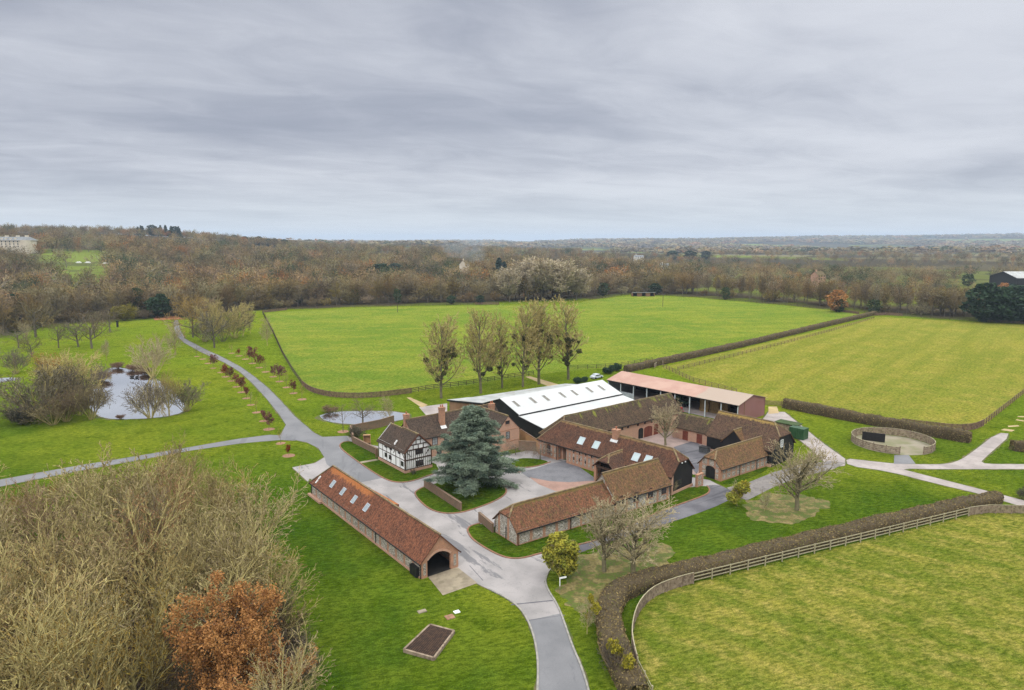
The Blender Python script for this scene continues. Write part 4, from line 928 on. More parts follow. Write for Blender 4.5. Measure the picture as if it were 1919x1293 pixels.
# soil rings round the young trees
RINGS=[(369,668),(380,673),(390,681),(400,690),(413,698),(423,706),(433,714),(443,725),(453,735),(462,746.5),(470,759),(481,773),(494,789),(504,804.5),(526,831),(541,854),
       (434,662),(448,667),(460,673),(473,681),(486,689),(498,697),(512,706),(524,715),(537,726),(550,737),(566,748.5),(643,809)]
for u,v in RINGS:
    x,y=G(u,v); rr=1.15+.15*math.sin(u)
    sheet('soil_ring',[(x+rr*math.cos(a*.524)*(1+.08*math.sin(a*3+u)),y+rr*math.sin(a*.524)) for a in range(12)],.03,M['mulch'])
# ------------------------------------------------------------------ garden walls
wall_line('garden_wall',[G(796,913),G(864,958)],1.35,.32,M['brick_old'],'weathered garden wall crossing the cedar lawn','wall')
gw=wall_line('garden_wall',[G(662,830),G(707,853)],1.3,.32,M['brick_old'],'low old flint wall along the front of the farmhouse garden','wall')
wall_line('garden_wall',[G(662,830),G(657,812),G(712,801),G(738,793)],1.75,.3,M['brick_old'],'tall brown brick wall round the back of the farmhouse garden','wall')
wall_line('garden_wall',[G(898,976),G(924,999)],1.35,.3,M['brick_old'],'short curved topped wall against the end of the low flint block','wall')
wall_line('garden_wall',[G(972,843),G(1012,846)],1.9,.3,M['brick_old'],'shadowed brick wall between brick gable and gatehouse','wall')
wall_line('garden_wall',[G(1304,914),G(1316,909)],2.2,.4,M['flint_band'],'flint gate pier wall between black boarded end and arched coach house','wall',cope=M['brick'])
def post_gate(name,x,y,rz,w,h,mat,label):
    o=empty(name,(x,y,0),rz,label,'gate'); mb=MB()
    for i in range(6): mb.box(-w/2,w/2,-.025,.025,.15+i*h/6,.15+i*h/6+h/12)
    mb.build('panel',mat,o)
    for s_ in (-1,1): p=MB(); p.box(s_*w/2-.08,s_*w/2+.08,-.08,.08,0,h+.25); p.build('post',mat,o)
    return o
x,y=G(709,857); post_gate('garden_gate',x,y,R(40),1.0,1.5,M['boards_brown'],'small brown wooden gate beside the white timbered wall')
x,y=G(688,833); o=empty('garden_bench',(x,y,0),R(10),'orange wooden garden arbour seat beside hedge in the farmhouse garden','arbour')
mb=MB()
for s_ in (-.7,.7): mb.box(s_-.05,s_+.05,-.3,.3,0,2)
mb.box(-.75,.75,-.35,.35,2,2.1); mb.box(-.65,.65,.25,.3,0,2); mb.build('frame',M['boards_tan'],o); mb=MB(); mb.box(-.64,.64,-.25,.25,.42,.48); mb.build('seat',M['boards_tan'],o)
# ------------------------------------------------------------------ fences
def rail_fence(P,label,cat='fence',mat='fence',h=1.25,rails=3,sp=2.6,pw=.13,name='rail_fence',group=None,rw=.10):
    P=resample(P,sp); x0,y0=P[0]; root=empty(name,(x0,y0,0),0,label,cat,group)
    m=MB(); m.box(-pw/2,pw/2,-pw/2,pw/2,0,h+.08); pme=m.mesh('post',M[mat])
    step=max(1,math.ceil(len(P)/95))
    for i,(x,y) in enumerate(P[::step]):
        o=link('post',pme,root); o.location=(x-x0,y-y0,0)
    Q=[(x-x0,y-y0) for x,y in P]
    for k in range(rails):
        z=h*(k+1)/rails-.04; r_=MB(); strip(r_,offset(Q,.06),.05,z-rw/2,z+rw/2); r_.build('rail',M[mat],root)
    return root
def board_fence(P,label,h=1.4,mat='fence',name='board_fence',w=.17,gap=.05,group=None,z0=.08,sp=2.4):
    """vertical boards on two rails"""
    P=resample(P,w+gap); x0,y0=P[0]; root=empty(name,(x0,y0,0),0,label,'fence',group); mb=MB(); rng=random.Random(int(abs(x0*13)))
    for (x,y),(x2,y2) in zip(P,P[1:]):
        d=Vector((x2-x,y2-y,0)); 
        if d.length<.02: continue
        d.normalize(); c=Vector(((x+x2)/2-x0,(y+y2)/2-y0,0)); zt=h+rng.uniform(-.05,.04); n_=Vector((-d.y,d.x,0))
        mb.obox(c+Vector((0,0,(zt+z0)/2))+n_*rng.uniform(-.01,.01),d*(w/2),n_*.015,Vector((0,0,(zt-z0)/2)))
    mb.build('boarding',M[mat],root)
    Q=[(x-x0,y-y0) for x,y in P[::6]+[P[-1]]]
    r_=MB()
    for z in (.35,h-.25): strip(r_,offset(Q,.05),.06,z-.05,z+.05)
    r_.build('rail',M[mat],root)
    t_=MB(); strip(t_,Q,.10,h+.02,h+.07); t_.build('capping',M['fence_new' if mat=='fence' else mat],root)
    S=resample(P,sp); m=MB(); m.box(-.07,.07,-.07,.07,0,h+.06); pme=m.mesh('post',M[mat])
    for x,y in S[:95]: o=link('post',pme,root); o.location=(x-x0,y-y0,0)
    return root
# big middle paddock
board_fence(chaikin(px((566,722),(580,734),(612,743.5),(660,747),(705,745),(771,737)),2),'curved brown paling fence round the near corner of the middle paddock',1.5,'fence_brown')
board_fence(px((492,586),(498,585.5),(538,581)),'short pale paling fence at the far left corner of the middle paddock',1.5,'fence_brown')
rail_fence(px((492,587),(512,625),(530,665),(548,696),(566,722)),'dark rail fence down the left side of the middle paddock',mat='fence_dark',h=1.4,sp=2.8,rw=.16)
rail_fence(px((771,737),(800,731),(880,721),(960,708),(1000,703)),'dark rail fence behind the row of poplars',mat='fence_dark',h=1.35,sp=2.6,rw=.16)
rail_fence(px((1065,692),(1110,691),(1160,688),(1222,677)),'thin dark rail fence right of the poplars',mat='fence_dark',h=1.35,sp=3.2,rw=.10)
rail_fence(px((538,580),(700,575),(890,571.5)),'low dark fence along the far side of the middle paddock under the wood',mat='fence_dark',h=1.3,sp=4.5,rw=.2)
board_fence(px((890,571),(935,571)),'pale paling panel at the far edge of the middle paddock under the wood',1.5,'fence_brown')
rail_fence(px((1105,562),(1150,556),(1185,552.5)),'low fence left of the field shelter',mat='fence_dark',h=1.3,sp=4.5,rw=.2)
rail_fence(px((1228,553.5),(1300,557),(1440,569.5),(1556,580.5)),'long dark fence right of the field shelter along the tree belt',mat='fence_dark',h=1.3,sp=4.5,rw=.2)
board_fence(px((1556,581.5),(1610,589)),'reddish paling fence at the far right corner of the middle paddock',1.5,'fence_brown')
board_fence(px((1640,591.5),(1660,590.5),(1692,592.5)),'reddish paling fence at the far left corner of the yellow paddock',1.5,'fence_brown')
rail_fence(px((1692,593),(1800,600.5),(1919,608),(2050,616)),'dark rail fence along the far side of the yellow paddock',mat='fence_dark',h=1.3,sp=4.5,rw=.2)
rail_fence(px((1270,694),(1365,671),(1460,647),(1550,623),(1638,597)),'grey rail fence beside the long diagonal hedge',mat='fence_brown',h=1.2,sp=3.4)
board_fence(px((1226,690),(1233,684),(1243,684)),'short pale paling bend at the near end of the diagonal hedge',1.4,'fence')
rail_fence(px((1243,689),(1300,716),(1380,737)),'brown rail fence behind the pink roofed barn',mat='fence_brown',h=1.3)
board_fence(chaikin(px((1690,796),(1730,801),(1790,808),(1826,806),(1843,798)),2),'curved brown paling fence at the near corner of the yellow paddock',1.5,'fence_brown')
rail_fence(px((1843,798),(1880,769),(1919,738),(1960,704)),'brown rail fence down the right side of the yellow paddock',mat='fence_brown',h=1.4,rw=.16)
# bottom right paddock
board_fence(chaikin(px((1193,1252),(1186,1225),(1183,1195),(1194,1152),(1221,1121),(1262,1104),(1299,1094)),2),'curved pale paling fence at the near corner of the mottled paddock',1.45,'fence')
rail_fence(px((1222,1310),(1193,1252)),'short pale three rail fence at the bottom of the picture',mat='fence_new',h=1.3,sp=2.2)
rail_fence(px((1299,1094),(1500,1044),(1816,967)),'long pale three rail fence in front of the beech hedge',mat='fence_new',h=1.35,sp=2.9,rw=.12)
board_fence(px((1816,966.5),(1850,962),(1919,963),(2000,966)),'pale paling fence at the right end of the three rail fence',1.35,'fence')
o=post_gate('field_gate',*G(1449,760),R(-20),4.0,1.2,M['fence_brown'],'brown field gate behind the plum end wall of the open barn')
# round pen
pc=G(1671.5,832.5); pr=7.7
def ring(a0,a1): return [(pc[0]+pr*math.cos(R(a)),pc[1]+pr*.96*math.sin(R(a))) for a in range(a0,a1+1,6)]
sheet('pen_floor',ring(0,354),.02,M['sand'])
def pen_seg(a0,a1,label):
    P=ring(a0,a1); x0,y0=P[0]; root=empty('pen_fence',(x0,y0,0),0,label,'fence'); Q=[(x-x0,y-y0) for x,y in P]
    for k in range(4): m=MB(); strip(m,Q,.05,.12+k*.36,.12+k*.36+.31); m.build('board',M['fence'],root)
    m=MB(); strip(m,Q,.12,1.58,1.64); m.build('capping',M['fence_new'],root)
    m=MB(); m.box(-.08,.08,-.08,.08,0,1.7); pm=m.mesh('post',M['fence'])
    for x,y in P[::3]+[P[-1]]: o=link('post',pm,root); o.location=(x-x0,y-y0,0)
pen_seg(288,288+342-18,'round pen board fence enclosing a sandy floor behind the long hedge')
x1_,y1_=G(1615,824);x2_,y2_=G(1658,829.5)
o=wall_line('pen_screen',[(x1_,y1_),(x2_,y2_)],1.75,.08,M['black'],'black screen panel standing inside the round pen','screen',cope=M['black'])
# ------------------------------------------------------------------ small things
Q=[Vector((*G(*p),0)) for p in ((757,1222),(813,1238),(851,1187),(806,1175))]
o=empty('slatted_cover',((Q[0]+Q[2])/2)[:],0,'dark slatted timber cover lying on the front lawn','timber cover'); c=(Q[0]+Q[2])/2
Q=[q-c for q in Q]; mb=MB(); ns=15
for i in range(ns):
    f=(i+.5)/ns; a=Q[0].lerp(Q[1],f);b_2=Q[3].lerp(Q[2],f); mb.bar(a+Vector((0,0,.30)),b_2+Vector((0,0,.30)),.15,.06)
mb.build('slat',M['beam'],o); mb=MB()
for a,b_2 in ((0,1),(1,2),(2,3),(3,0)): mb.bar(Q[a]+Vector((0,0,.19)),Q[b_2]+Vector((0,0,.19)),.2,.36)
mb.build('frame',M['fence'],o); mb=MB(); mb.face([q+Vector((0,0,.12)) for q in Q]); mb.build('base',M['void'],o)
for (u,v),r_,mt,lb,nm in (((791,1146),(.5,.32),'concrete','tan concrete drain cover flush in the front lawn','drain_cover'),((856,1147),(.34,.28),'white_paint','white square drain cover on the front lawn','drain_cover'),((843,1156.5),(.5,.45),'mulch','rusty round drain cover on the front lawn','drain_cover')):
    x,y=G(u,v); mb=MB(); mb.box(-r_[0],r_[0],-r_[1],r_[1],0,.07); mb.box(-r_[0]*.8,r_[0]*.8,-r_[1]*.8,r_[1]*.8,.07,.085); o=mb.build(nm,M[mt]); o.location=(x,y,0); o.rotation_euler=(0,0,.5); tag(o,lb,'drain cover')
x,y=G(1049,1112); o=empty('signpost',(x,y,0),R(20),'white finger signpost by the bend of the drive','signpost'); mb=MB(); mb.tube((0,0,0),(0,0,1.55),.05,.05,8); mb.build('post',M['fence'],o)
mb=MB(); mb.tube((0,0,.95),(0,0,2.0),.06,.06,8,cap=True); mb.build('upper_post',M['white_paint'],o); mb=MB(); mb.box(-.05,.85,-.03,.03,1.86,2.05); mb.build('finger_board',M['white_paint'],o)
x,y=G(1320,848); o=empty('feed_crate',(x,y,0),R(-46),'black slatted crate standing in the stable yard','crate'); mb=MB(); mb.box(-.9,.9,-.6,.6,.1,1.15); mb.build('body',M['black'],o); mb=MB()
for i in range(5): mb.box(-.95,.95,-.64,.64,.15+i*.24,.2+i*.24)
mb.build('slat',M['slate'],o); mb=MB(); mb.box(-.95,.95,-.65,.65,1.15,1.22); mb.build('lid',M['black'],o)
x,y=G(1496,821); o=empty('green_container',(x,y,0),R(-48),'dark green ribbed steel container beside the farm track','container'); mb=MB(); mb.box(-1.6,1.6,-1.1,1.1,.1,2.4); mb.build('body',M['green_paint'],o); mb=MB()
for i in range(9): mb.box(-1.6+i*.38,-1.45+i*.38,-1.15,1.15,.15,2.35)
mb.build('rib',M['green_paint'],o)
x,y=G(1478,812); o=empty('store_shed',(x,y,0),R(-48),'grey boarded lean-to store with dark flat roof behind the black barn','shed'); mb=MB(); mb.box(-2.4,2.0,-1.2,1.2,0,2.3); mb.build('wall',M['fence'],o); mb=MB(); mb.box(-2.7,2.3,-1.5,1.5,2.3,2.45); mb.build('roof',M['ivy'],o)
x,y=G(1118,709); o=empty('parked_car',(x,y,0),R(40),'grey car parked beyond the white barn by the shrubs','car')
mb=MB(); 
prof=[(-2.1,.35),(-2.1,.85),(-1.5,.95),(-.9,1.4),(.6,1.42),(1.2,.95),(2.05,.8),(2.1,.35)]
mb.face([(x_,-.85,z_) for x_,z_ in prof][::-1]); mb.face([(x_,.85,z_) for x_,z_ in prof])
for a,b_2 in zip(prof,prof[1:]+prof[:1]): mb.face([(a[0],-.85,a[1]),(b_2[0],-.85,b_2[1]),(b_2[0],.85,b_2[1]),(a[0],.85,a[1])])
mb.build('body',M['steel'],o)
gm=MB(); gm.box(-1.15,.85,-.87,.87,1.0,1.3); gm.build('window',M['pane'],o)
for x_ in (-1.3,1.3):
    for y_ in (-.8,.8): w_=MB(); w_.tube((x_,y_-.1,.33),(x_,y_+.1,.33),.33,.33,12,cap=True); w_.build('wheel',M['rubber'],o)
# field shelter at the far side
sx,sy=G(1206,555.5); o=empty('field_shelter',(sx,sy,0),R(2),'low timber field shelter with three dark openings at the far edge of the paddock','shelter')
mb=MB(); Wd_=17.0
for xa,xb in ((-8.5,-8.0),(-4.9,-1.3),(1.6,5.0),(7.9,8.5)): mb.box(xa,xb,0,.2,0,2.8)
mb.box(-8.5,8.5,5,5.2,0,2.6); mb.box(-8.5,-8.3,.2,5,0,2.7); mb.box(8.3,8.5,.2,5,0,2.7); mb.build('wall',M['boards_brown'],o)
mb=MB(); mb.face([(-9,-.6,3.15),(9,-.6,3.15),(9,5.4,2.7),(-9,5.4,2.7)]); mb.box(-9,9,-.62,-.55,2.9,3.2); mb.build('roof',M['grey_roof'],o)
mb=MB(); mb.face([(-8.3,4.9,0),(8.3,4.9,0),(8.3,4.9,2.6),(-8.3,4.9,2.6)]); mb.build('shade_sheet',M['void'],o)  # near-black sheet stands in for shade behind the three openings
# telegraph poles and wires
poles=[]
for (u,v),hh,lb in (((745,585.5),7.5,'thin telegraph pole at the far left of the middle paddock'),((1242,575),11.5,'thin telegraph pole in the paddock near the field shelter')):
    x,y=G(u,v); o=empty('telegraph_pole',(x,y,0),0,lb,'telegraph pole'); mb=MB(); mb.tube((0,0,0),(0,0,hh),.16,.12,6,cap=True); mb.build('post',M['fence_dark'],o); mb=MB(); mb.box(-.9,.9,-.06,.06,hh-.5,hh-.38); mb.build('crossarm',M['fence_dark'],o); poles.append(Vector((x,y,hh-.4)))
cu=MB(); a,b_2=poles
for i in range(24):
    f=i/24;g_=(i+1)/24; P=a.lerp(b_2,f)-Vector((0,0,6*f*(1-f))); Q_=a.lerp(b_2,g_)-Vector((0,0,6*g_*(1-g_))); cu.tube(P,Q_,.035,.035,3)
o=cu.build('overhead_wire',M['fence_dark']); tag(o,'thin overhead wire hanging between the two telegraph poles','wire')
for (u,v),hh,lb in (((220.5,613),3.2,'dark slim post on the far left lawn'),((545,655),1.2,'white marker post')):
    if hh<2: continue
    x,y=G(u,v); mb=MB(); mb.box(-.35,.35,-.35,.35,0,hh*.8); mb.box(-.42,.42,-.42,.42,hh*.8,hh); o=mb.build('marker_post',M['black']); o.location=(x,y,0); tag(o,lb,'post')
# ducks
for i,(u,v) in enumerate(((248,707.5),(257,708))):
    x,y=G(u,v); mb=MB(); mb.tube((-.55,0,.12),(-.3,0,.2),.05,.2,8); mb.tube((-.3,0,.2),(.25,0,.2),.2,.19,8); mb.tube((.25,0,.2),(.42,0,.18),.19,.05,8); mb.tube((.3,0,.25),(.38,0,.52),.07,.07,6); mb.tube((.34,0,.52),(.52,0,.55),.1,.09,6,cap=True); mb.tube((.52,0,.54),(.66,0,.52),.04,.02,5,cap=True)
    o=mb.build('duck',M['black'],weld=True); o.location=(x,y,.03); o.rotation_euler=(0,0,.4+i); o.scale=(1.4,)*3
    tag(o,['left of two dark ducks floating on the larger pond','right of two dark ducks floating on the larger pond'][i],'duck')
# far buildings
def far_house(u,v,dist,w,d,hw,hr,label,name,wallm,roofm,rz=.2,wins=4,chim=1,cat='house'):
    a=(u-CX)/FPX; y=dist; x=a*y; 
    k=-(v-CY)/FPX; z=CAM_H+(k*CP*y-SP*y)/(CP+k*SP); z0=float(height(x,y))
    o=empty(name,(x,y,z),rz,label,cat); mb=MB(); mb.box(-w/2,w/2,-d/2,d/2,min(0,z0-z-1),hw); 
    for s_ in (-1,1): mb.face([(s_*w/2,-d/2,hw),(s_*w/2,d/2,hw),(s_*w/2,0,hr)] if s_<0 else [(s_*w/2,d/2,hw),(s_*w/2,-d/2,hw),(s_*w/2,0,hr)])
    mb.build('wall',wallm,o); r_=MB()
    for s_ in (-1,1): r_.face([(-w/2-.4,s_*(d/2+.4),hw-.2),(w/2+.4,s_*(d/2+.4),hw-.2),(w/2+.4,0,hr+.1),(-w/2-.4,0,hr+.1)][::s_*-1])
    ro=r_.build('roof',roofm,o)
    for i in range(chim): c=MB(); c.box(-w*.3+i*w*.5-.5,-w*.3+i*w*.5+.5,-.5,.5,hr-1,hr+1.6); c.build('chimney',wallm,ro)
    for r__ in range(2 if hw>4 else 1):
        for i in range(wins):
            f=MB(); xx=-w/2+w*(i+.5)/wins; zz=hw*(.3+.42*r__); f.box(xx-.55,xx+.55,-d/2-.06,-d/2+.02,zz,zz+1.3); f.build('window',M['pane'],o)
    return o
far_house(871,501,640,7,7,3,6.5,'cream gabled house half hidden in the wood under the smoke','country_house',M['cream'],M['tile_dark'],1.15,2)
far_house(1195,486,1150,15,8,4.5,7,'white house among trees far behind the field shelter','country_house',M['house_white'],M['slate'],.1,4,1)
far_house(1243,503,820,10,7,3.5,6,'pale house with dark roof by a field beyond the tree belt','country_house',M['house_white'],M['slate'],.3,4,1)
far_house(1531,527,560,9,7,5,8,'small brick cottage just behind the tree belt','cottage',M['brick_pink'],M['tile_dark'],.5,3,1)
far_house(1928,524,600,44,44,2.4,7.0,'wide grey roofed farm shed at the right edge of the picture','farm_shed',M['black'],M['grey_roof'],-.15,5,0,'shed')
# mansion on the left hill
mx,my=-.738*800+14,800.0; mz=42-(463-450)/1279*800
o=empty('mansion',(mx,my,mz),R(4),'large cream stone mansion with grey roof on the wooded hill','mansion')
mb=MB(); mb.box(-26,19,-9,9,-8,8.2)
n8=[(19+0*math.cos(a),0) for a in ()]
mb.build('wall',M['cream'],o)
mb=MB()
for k in range(10):
    a0=math.pi*k/9-math.pi/2; 
for bx in (17,-24):
    bw=MB(); pts=[(bx+5*math.cos(2*math.pi*k/12),-8+5*math.sin(2*math.pi*k/12)) for k in range(12)]
    for k in range(12): a_,b_2=pts[k],pts[(k+1)%12]; bw.face([(*a_,-8),(*b_2,-8),(*b_2,8.2),(*a_,8.2)])
    bw.face([(*p,8.2) for p in pts]); bw.build('bay',M['cream'],o)
rf=MB(); 
e0=[(-27,-10,8.2),(20,-10,8.2),(20,10,8.2),(-27,10,8.2)]; e1=[(-22,-4,12),(15,-4,12),(15,4,12),(-22,4,12)]
for k in range(4): rf.face([e0[k],e0[(k+1)%4],e1[(k+1)%4],e1[k]])
rf.face(e1); ro=rf.build('roof',M['slate'],o)
for x in (-20,-8,4,14): c=MB(); c.box(x-1.6,x+1.6,-1,1,11.5,13.6); c.build('chimney',M['cream'],ro)
for x in (-14,-9,-4,1,6): c=MB(); c.box(x-.9,x+.9,-8.6,-6,8.9,10.6); c.build('dormer',M['cream'],ro)
co=MB(); co.box(-27.2,20.2,-10.2,10.2,7.8,8.15); co.build('cornice',M['house_white'],o)
for r__ in range(3):
    for i in range(9): f=MB(); x=-22+i*4.4; f.box(x-.6,x+.6,-9.08,-8.95,.2+r__*2.7,1.9+r__*2.7); f.build('window',M['pane'],o)
for i,(u,v) in enumerate(((170,492.5),(203,494),(153,492.5))):
    y=640;x=(u-CX)/FPX*y; z=42-(v-450)/1279*y; mb=MB(); mb.box(-2.2,2.2,-.9,.9,.3,1.0); mb.box(-1.3,1.2,-.8,.8,1.0,1.6)
    o=mb.build('distant_van',M['white_paint']); o.location=(x,y,z); tag(o,['white van parked on the hill slope below the mansion','pale car half hidden right of the white van on the hill','small pale car left of the white van on the hill'][i],'car','cars parked below the mansion')
# ------------------------------------------------------------------ trees
def nrm(v):
    l=math.sqrt(v[0]*v[0]+v[1]*v[1]+v[2]*v[2]) or 1; return (v[0]/l,v[1]/l,v[2]/l)
def turn(d,ang,az):
    u=(0,0,1) if abs(d[2])<.9 else (1,0,0)
    a=nrm((d[1]*u[2]-d[2]*u[1],d[2]*u[0]-d[0]*u[2],d[0]*u[1]-d[1]*u[0]))
    b=(a[1]*d[2]-a[2]*d[1],a[2]*d[0]-a[0]*d[2],a[0]*d[1]-a[1]*d[0])
    s,c=math.sin(ang),math.cos(ang); ca,sa=math.cos(az),math.sin(az)
    return tuple(d[i]*c+(a[i]*ca+b[i]*sa)*s for i in range(3))
def grow(seed,st):
    """skeleton segments (p,q,r0,r1,level) of a bare tree about st['h'] tall"""
    rg=random.Random(seed); S=[]; ml=st['ml']
    def br(p,d,L,r,l):
        n=max(2,int(math.ceil(L/st['seg'][l]))); az=rg.uniform(0,6.28)
        for i in range(n):
            w=st['wob'][l]; d=nrm((d[0]+rg.uniform(-w,w),d[1]+rg.uniform(-w,w),d[2]+rg.uniform(-w,w)+st['up'][l]))
            s=L/n; q=(p[0]+d[0]*s,p[1]+d[1]*s,max(.05,p[2]+d[2]*s)); t=(i+1)/n; r2=max(st['rmin'],r*(1-st['tap'][l]/n))
            S.append((p,q,r,r2,l)); p=q; r=r2
            if l<ml and t>=st['t0'][l]:
                k=st['kids'][l]; m=int(k)+(1 if rg.random()<k-int(k) else 0)
                for _ in range(m):
                    az+=2.4+rg.uniform(-.5,.5); f=(t-st['t0'][l])/(1-st['t0'][l]+1e-6)
                    shape=1-st['sh'][l]*f
                    br(p,turn(d,st['ang'][l]*rg.uniform(.7,1.3),az),L*st['ratio'][l]*shape*rg.uniform(.65,1.2),max(st['rmin'],r*st['rk']),l+1)
    for k in range(st.get('stems',1)):
        n=st.get('stems',1)
        if n==1: br((0,0,-.2),(0,0,1),st['h']*st.get('trunk',1),st['r'],0)
        else:
            a=6.283*k/n+rg.uniform(-.4,.4); t=st['lean']*rg.uniform(.3,1.15)
            br((.3*math.cos(a),.3*math.sin(a),-.2),(math.sin(t)*math.cos(a),math.sin(t)*math.sin(a),math.cos(t)),st['h']*rg.uniform(.55,.75),st['r'],0)
    return S
def skin(S,lo,hi,rmul=1.0,rfloor=0.0):
    """numpy mesh arrays: tubes for thick wood, flat slivers for twigs"""
    V=[];F=[];nv=0
    for sides,sel in ((6,[s for s in S if lo<=s[4]<=hi and s[4]==0]),(4,[s for s in S if lo<=s[4]<=hi and s[4]==1]),(3,[s for s in S if lo<=s[4]<=hi and s[4]==2]),(2,[s for s in S if lo<=s[4]<=hi and s[4]>=3])):
        if not sel: continue
        P=np.array([s[0] for s in sel]);Q=np.array([s[1] for s in sel]); r0=np.maximum(np.array([s[2] for s in sel])*rmul,rfloor);r1=np.maximum(np.array([s[3] for s in sel])*rmul,rfloor)
        d=Q-P; d/=np.linalg.norm(d,axis=1,keepdims=True)+1e-9
        u=np.where(np.abs(d[:,2:3])<.9,np.array([[0,0,1.]]),np.array([[1.,0,0]])); a=np.cross(d,u); a/=np.linalg.norm(a,axis=1,keepdims=True)+1e-9; b=np.cross(a,d)
        n=len(sel)
        if sides==2:
            th=np.random.RandomState(n).uniform(0,3.14,n)[:,None]; e=a*np.cos(th)+b*np.sin(th)
            vv=np.stack([P-e*r0[:,None],P+e*r0[:,None],Q+e*r1[:,None],Q-e*r1[:,None]],1).reshape(-1,3)
            V.append(vv); F.append(np.arange(n*4).reshape(n,4)+nv); nv+=n*4
        else:
            k=np.arange(sides)*2*np.pi/sides; e=a[:,None]*np.cos(k)[None,:,None]+b[:,None]*np.sin(k)[None,:,None]
            A=P[:,None]+e*r0[:,None,None]; Bq=Q[:,None]+e*r1[:,None,None]
            vv=np.concatenate([A,Bq],1).reshape(-1,3); base=(np.arange(n)*2*sides)[:,None]; kk=np.arange(sides); k2=(kk+1)%sides
            f=np.stack([base+kk,base+k2,base+sides+k2,base+sides+kk],-1).reshape(-1,4)+nv
            V.append(vv);F.append(f);nv+=len(vv)
    return np.concatenate(V),np.concatenate(F)
def leaves(C,n,spread,size,seed,flat=0.0,asp=.6):
    """n small leaf blades scattered round each point of C"""
    rs=np.random.RandomState(seed); C=np.repeat(np.asarray(C),n,0); m=len(C)
    c=C+rs.normal(0,1,(m,3))*spread
    d=rs.normal(0,1,(m,3)); d[:,2]*=(1-flat); d/=np.linalg.norm(d,axis=1,keepdims=True)
    e=rs.normal(0,1,(m,3)); e[:,2]*=(1-flat); e-=d*np.sum(d*e,1,keepdims=True); e/=np.linalg.norm(e,axis=1,keepdims=True)
    s=size*rs.uniform(.6,1.4,(m,1)); V=np.stack([c-d*s,c+e*s*asp,c+d*s,c-e*s*asp],1).reshape(-1,3)
    return V,np.arange(m*4).reshape(m,4)
def merge(parts,mats):
    V=[];F=[];mi=[];nv=0
    for (v,f),k in parts: V.append(v);F.append(f+nv);mi.append(np.full(len(f),k));nv+=len(v)
    return np.concatenate(V),np.concatenate(F),np.concatenate(mi)
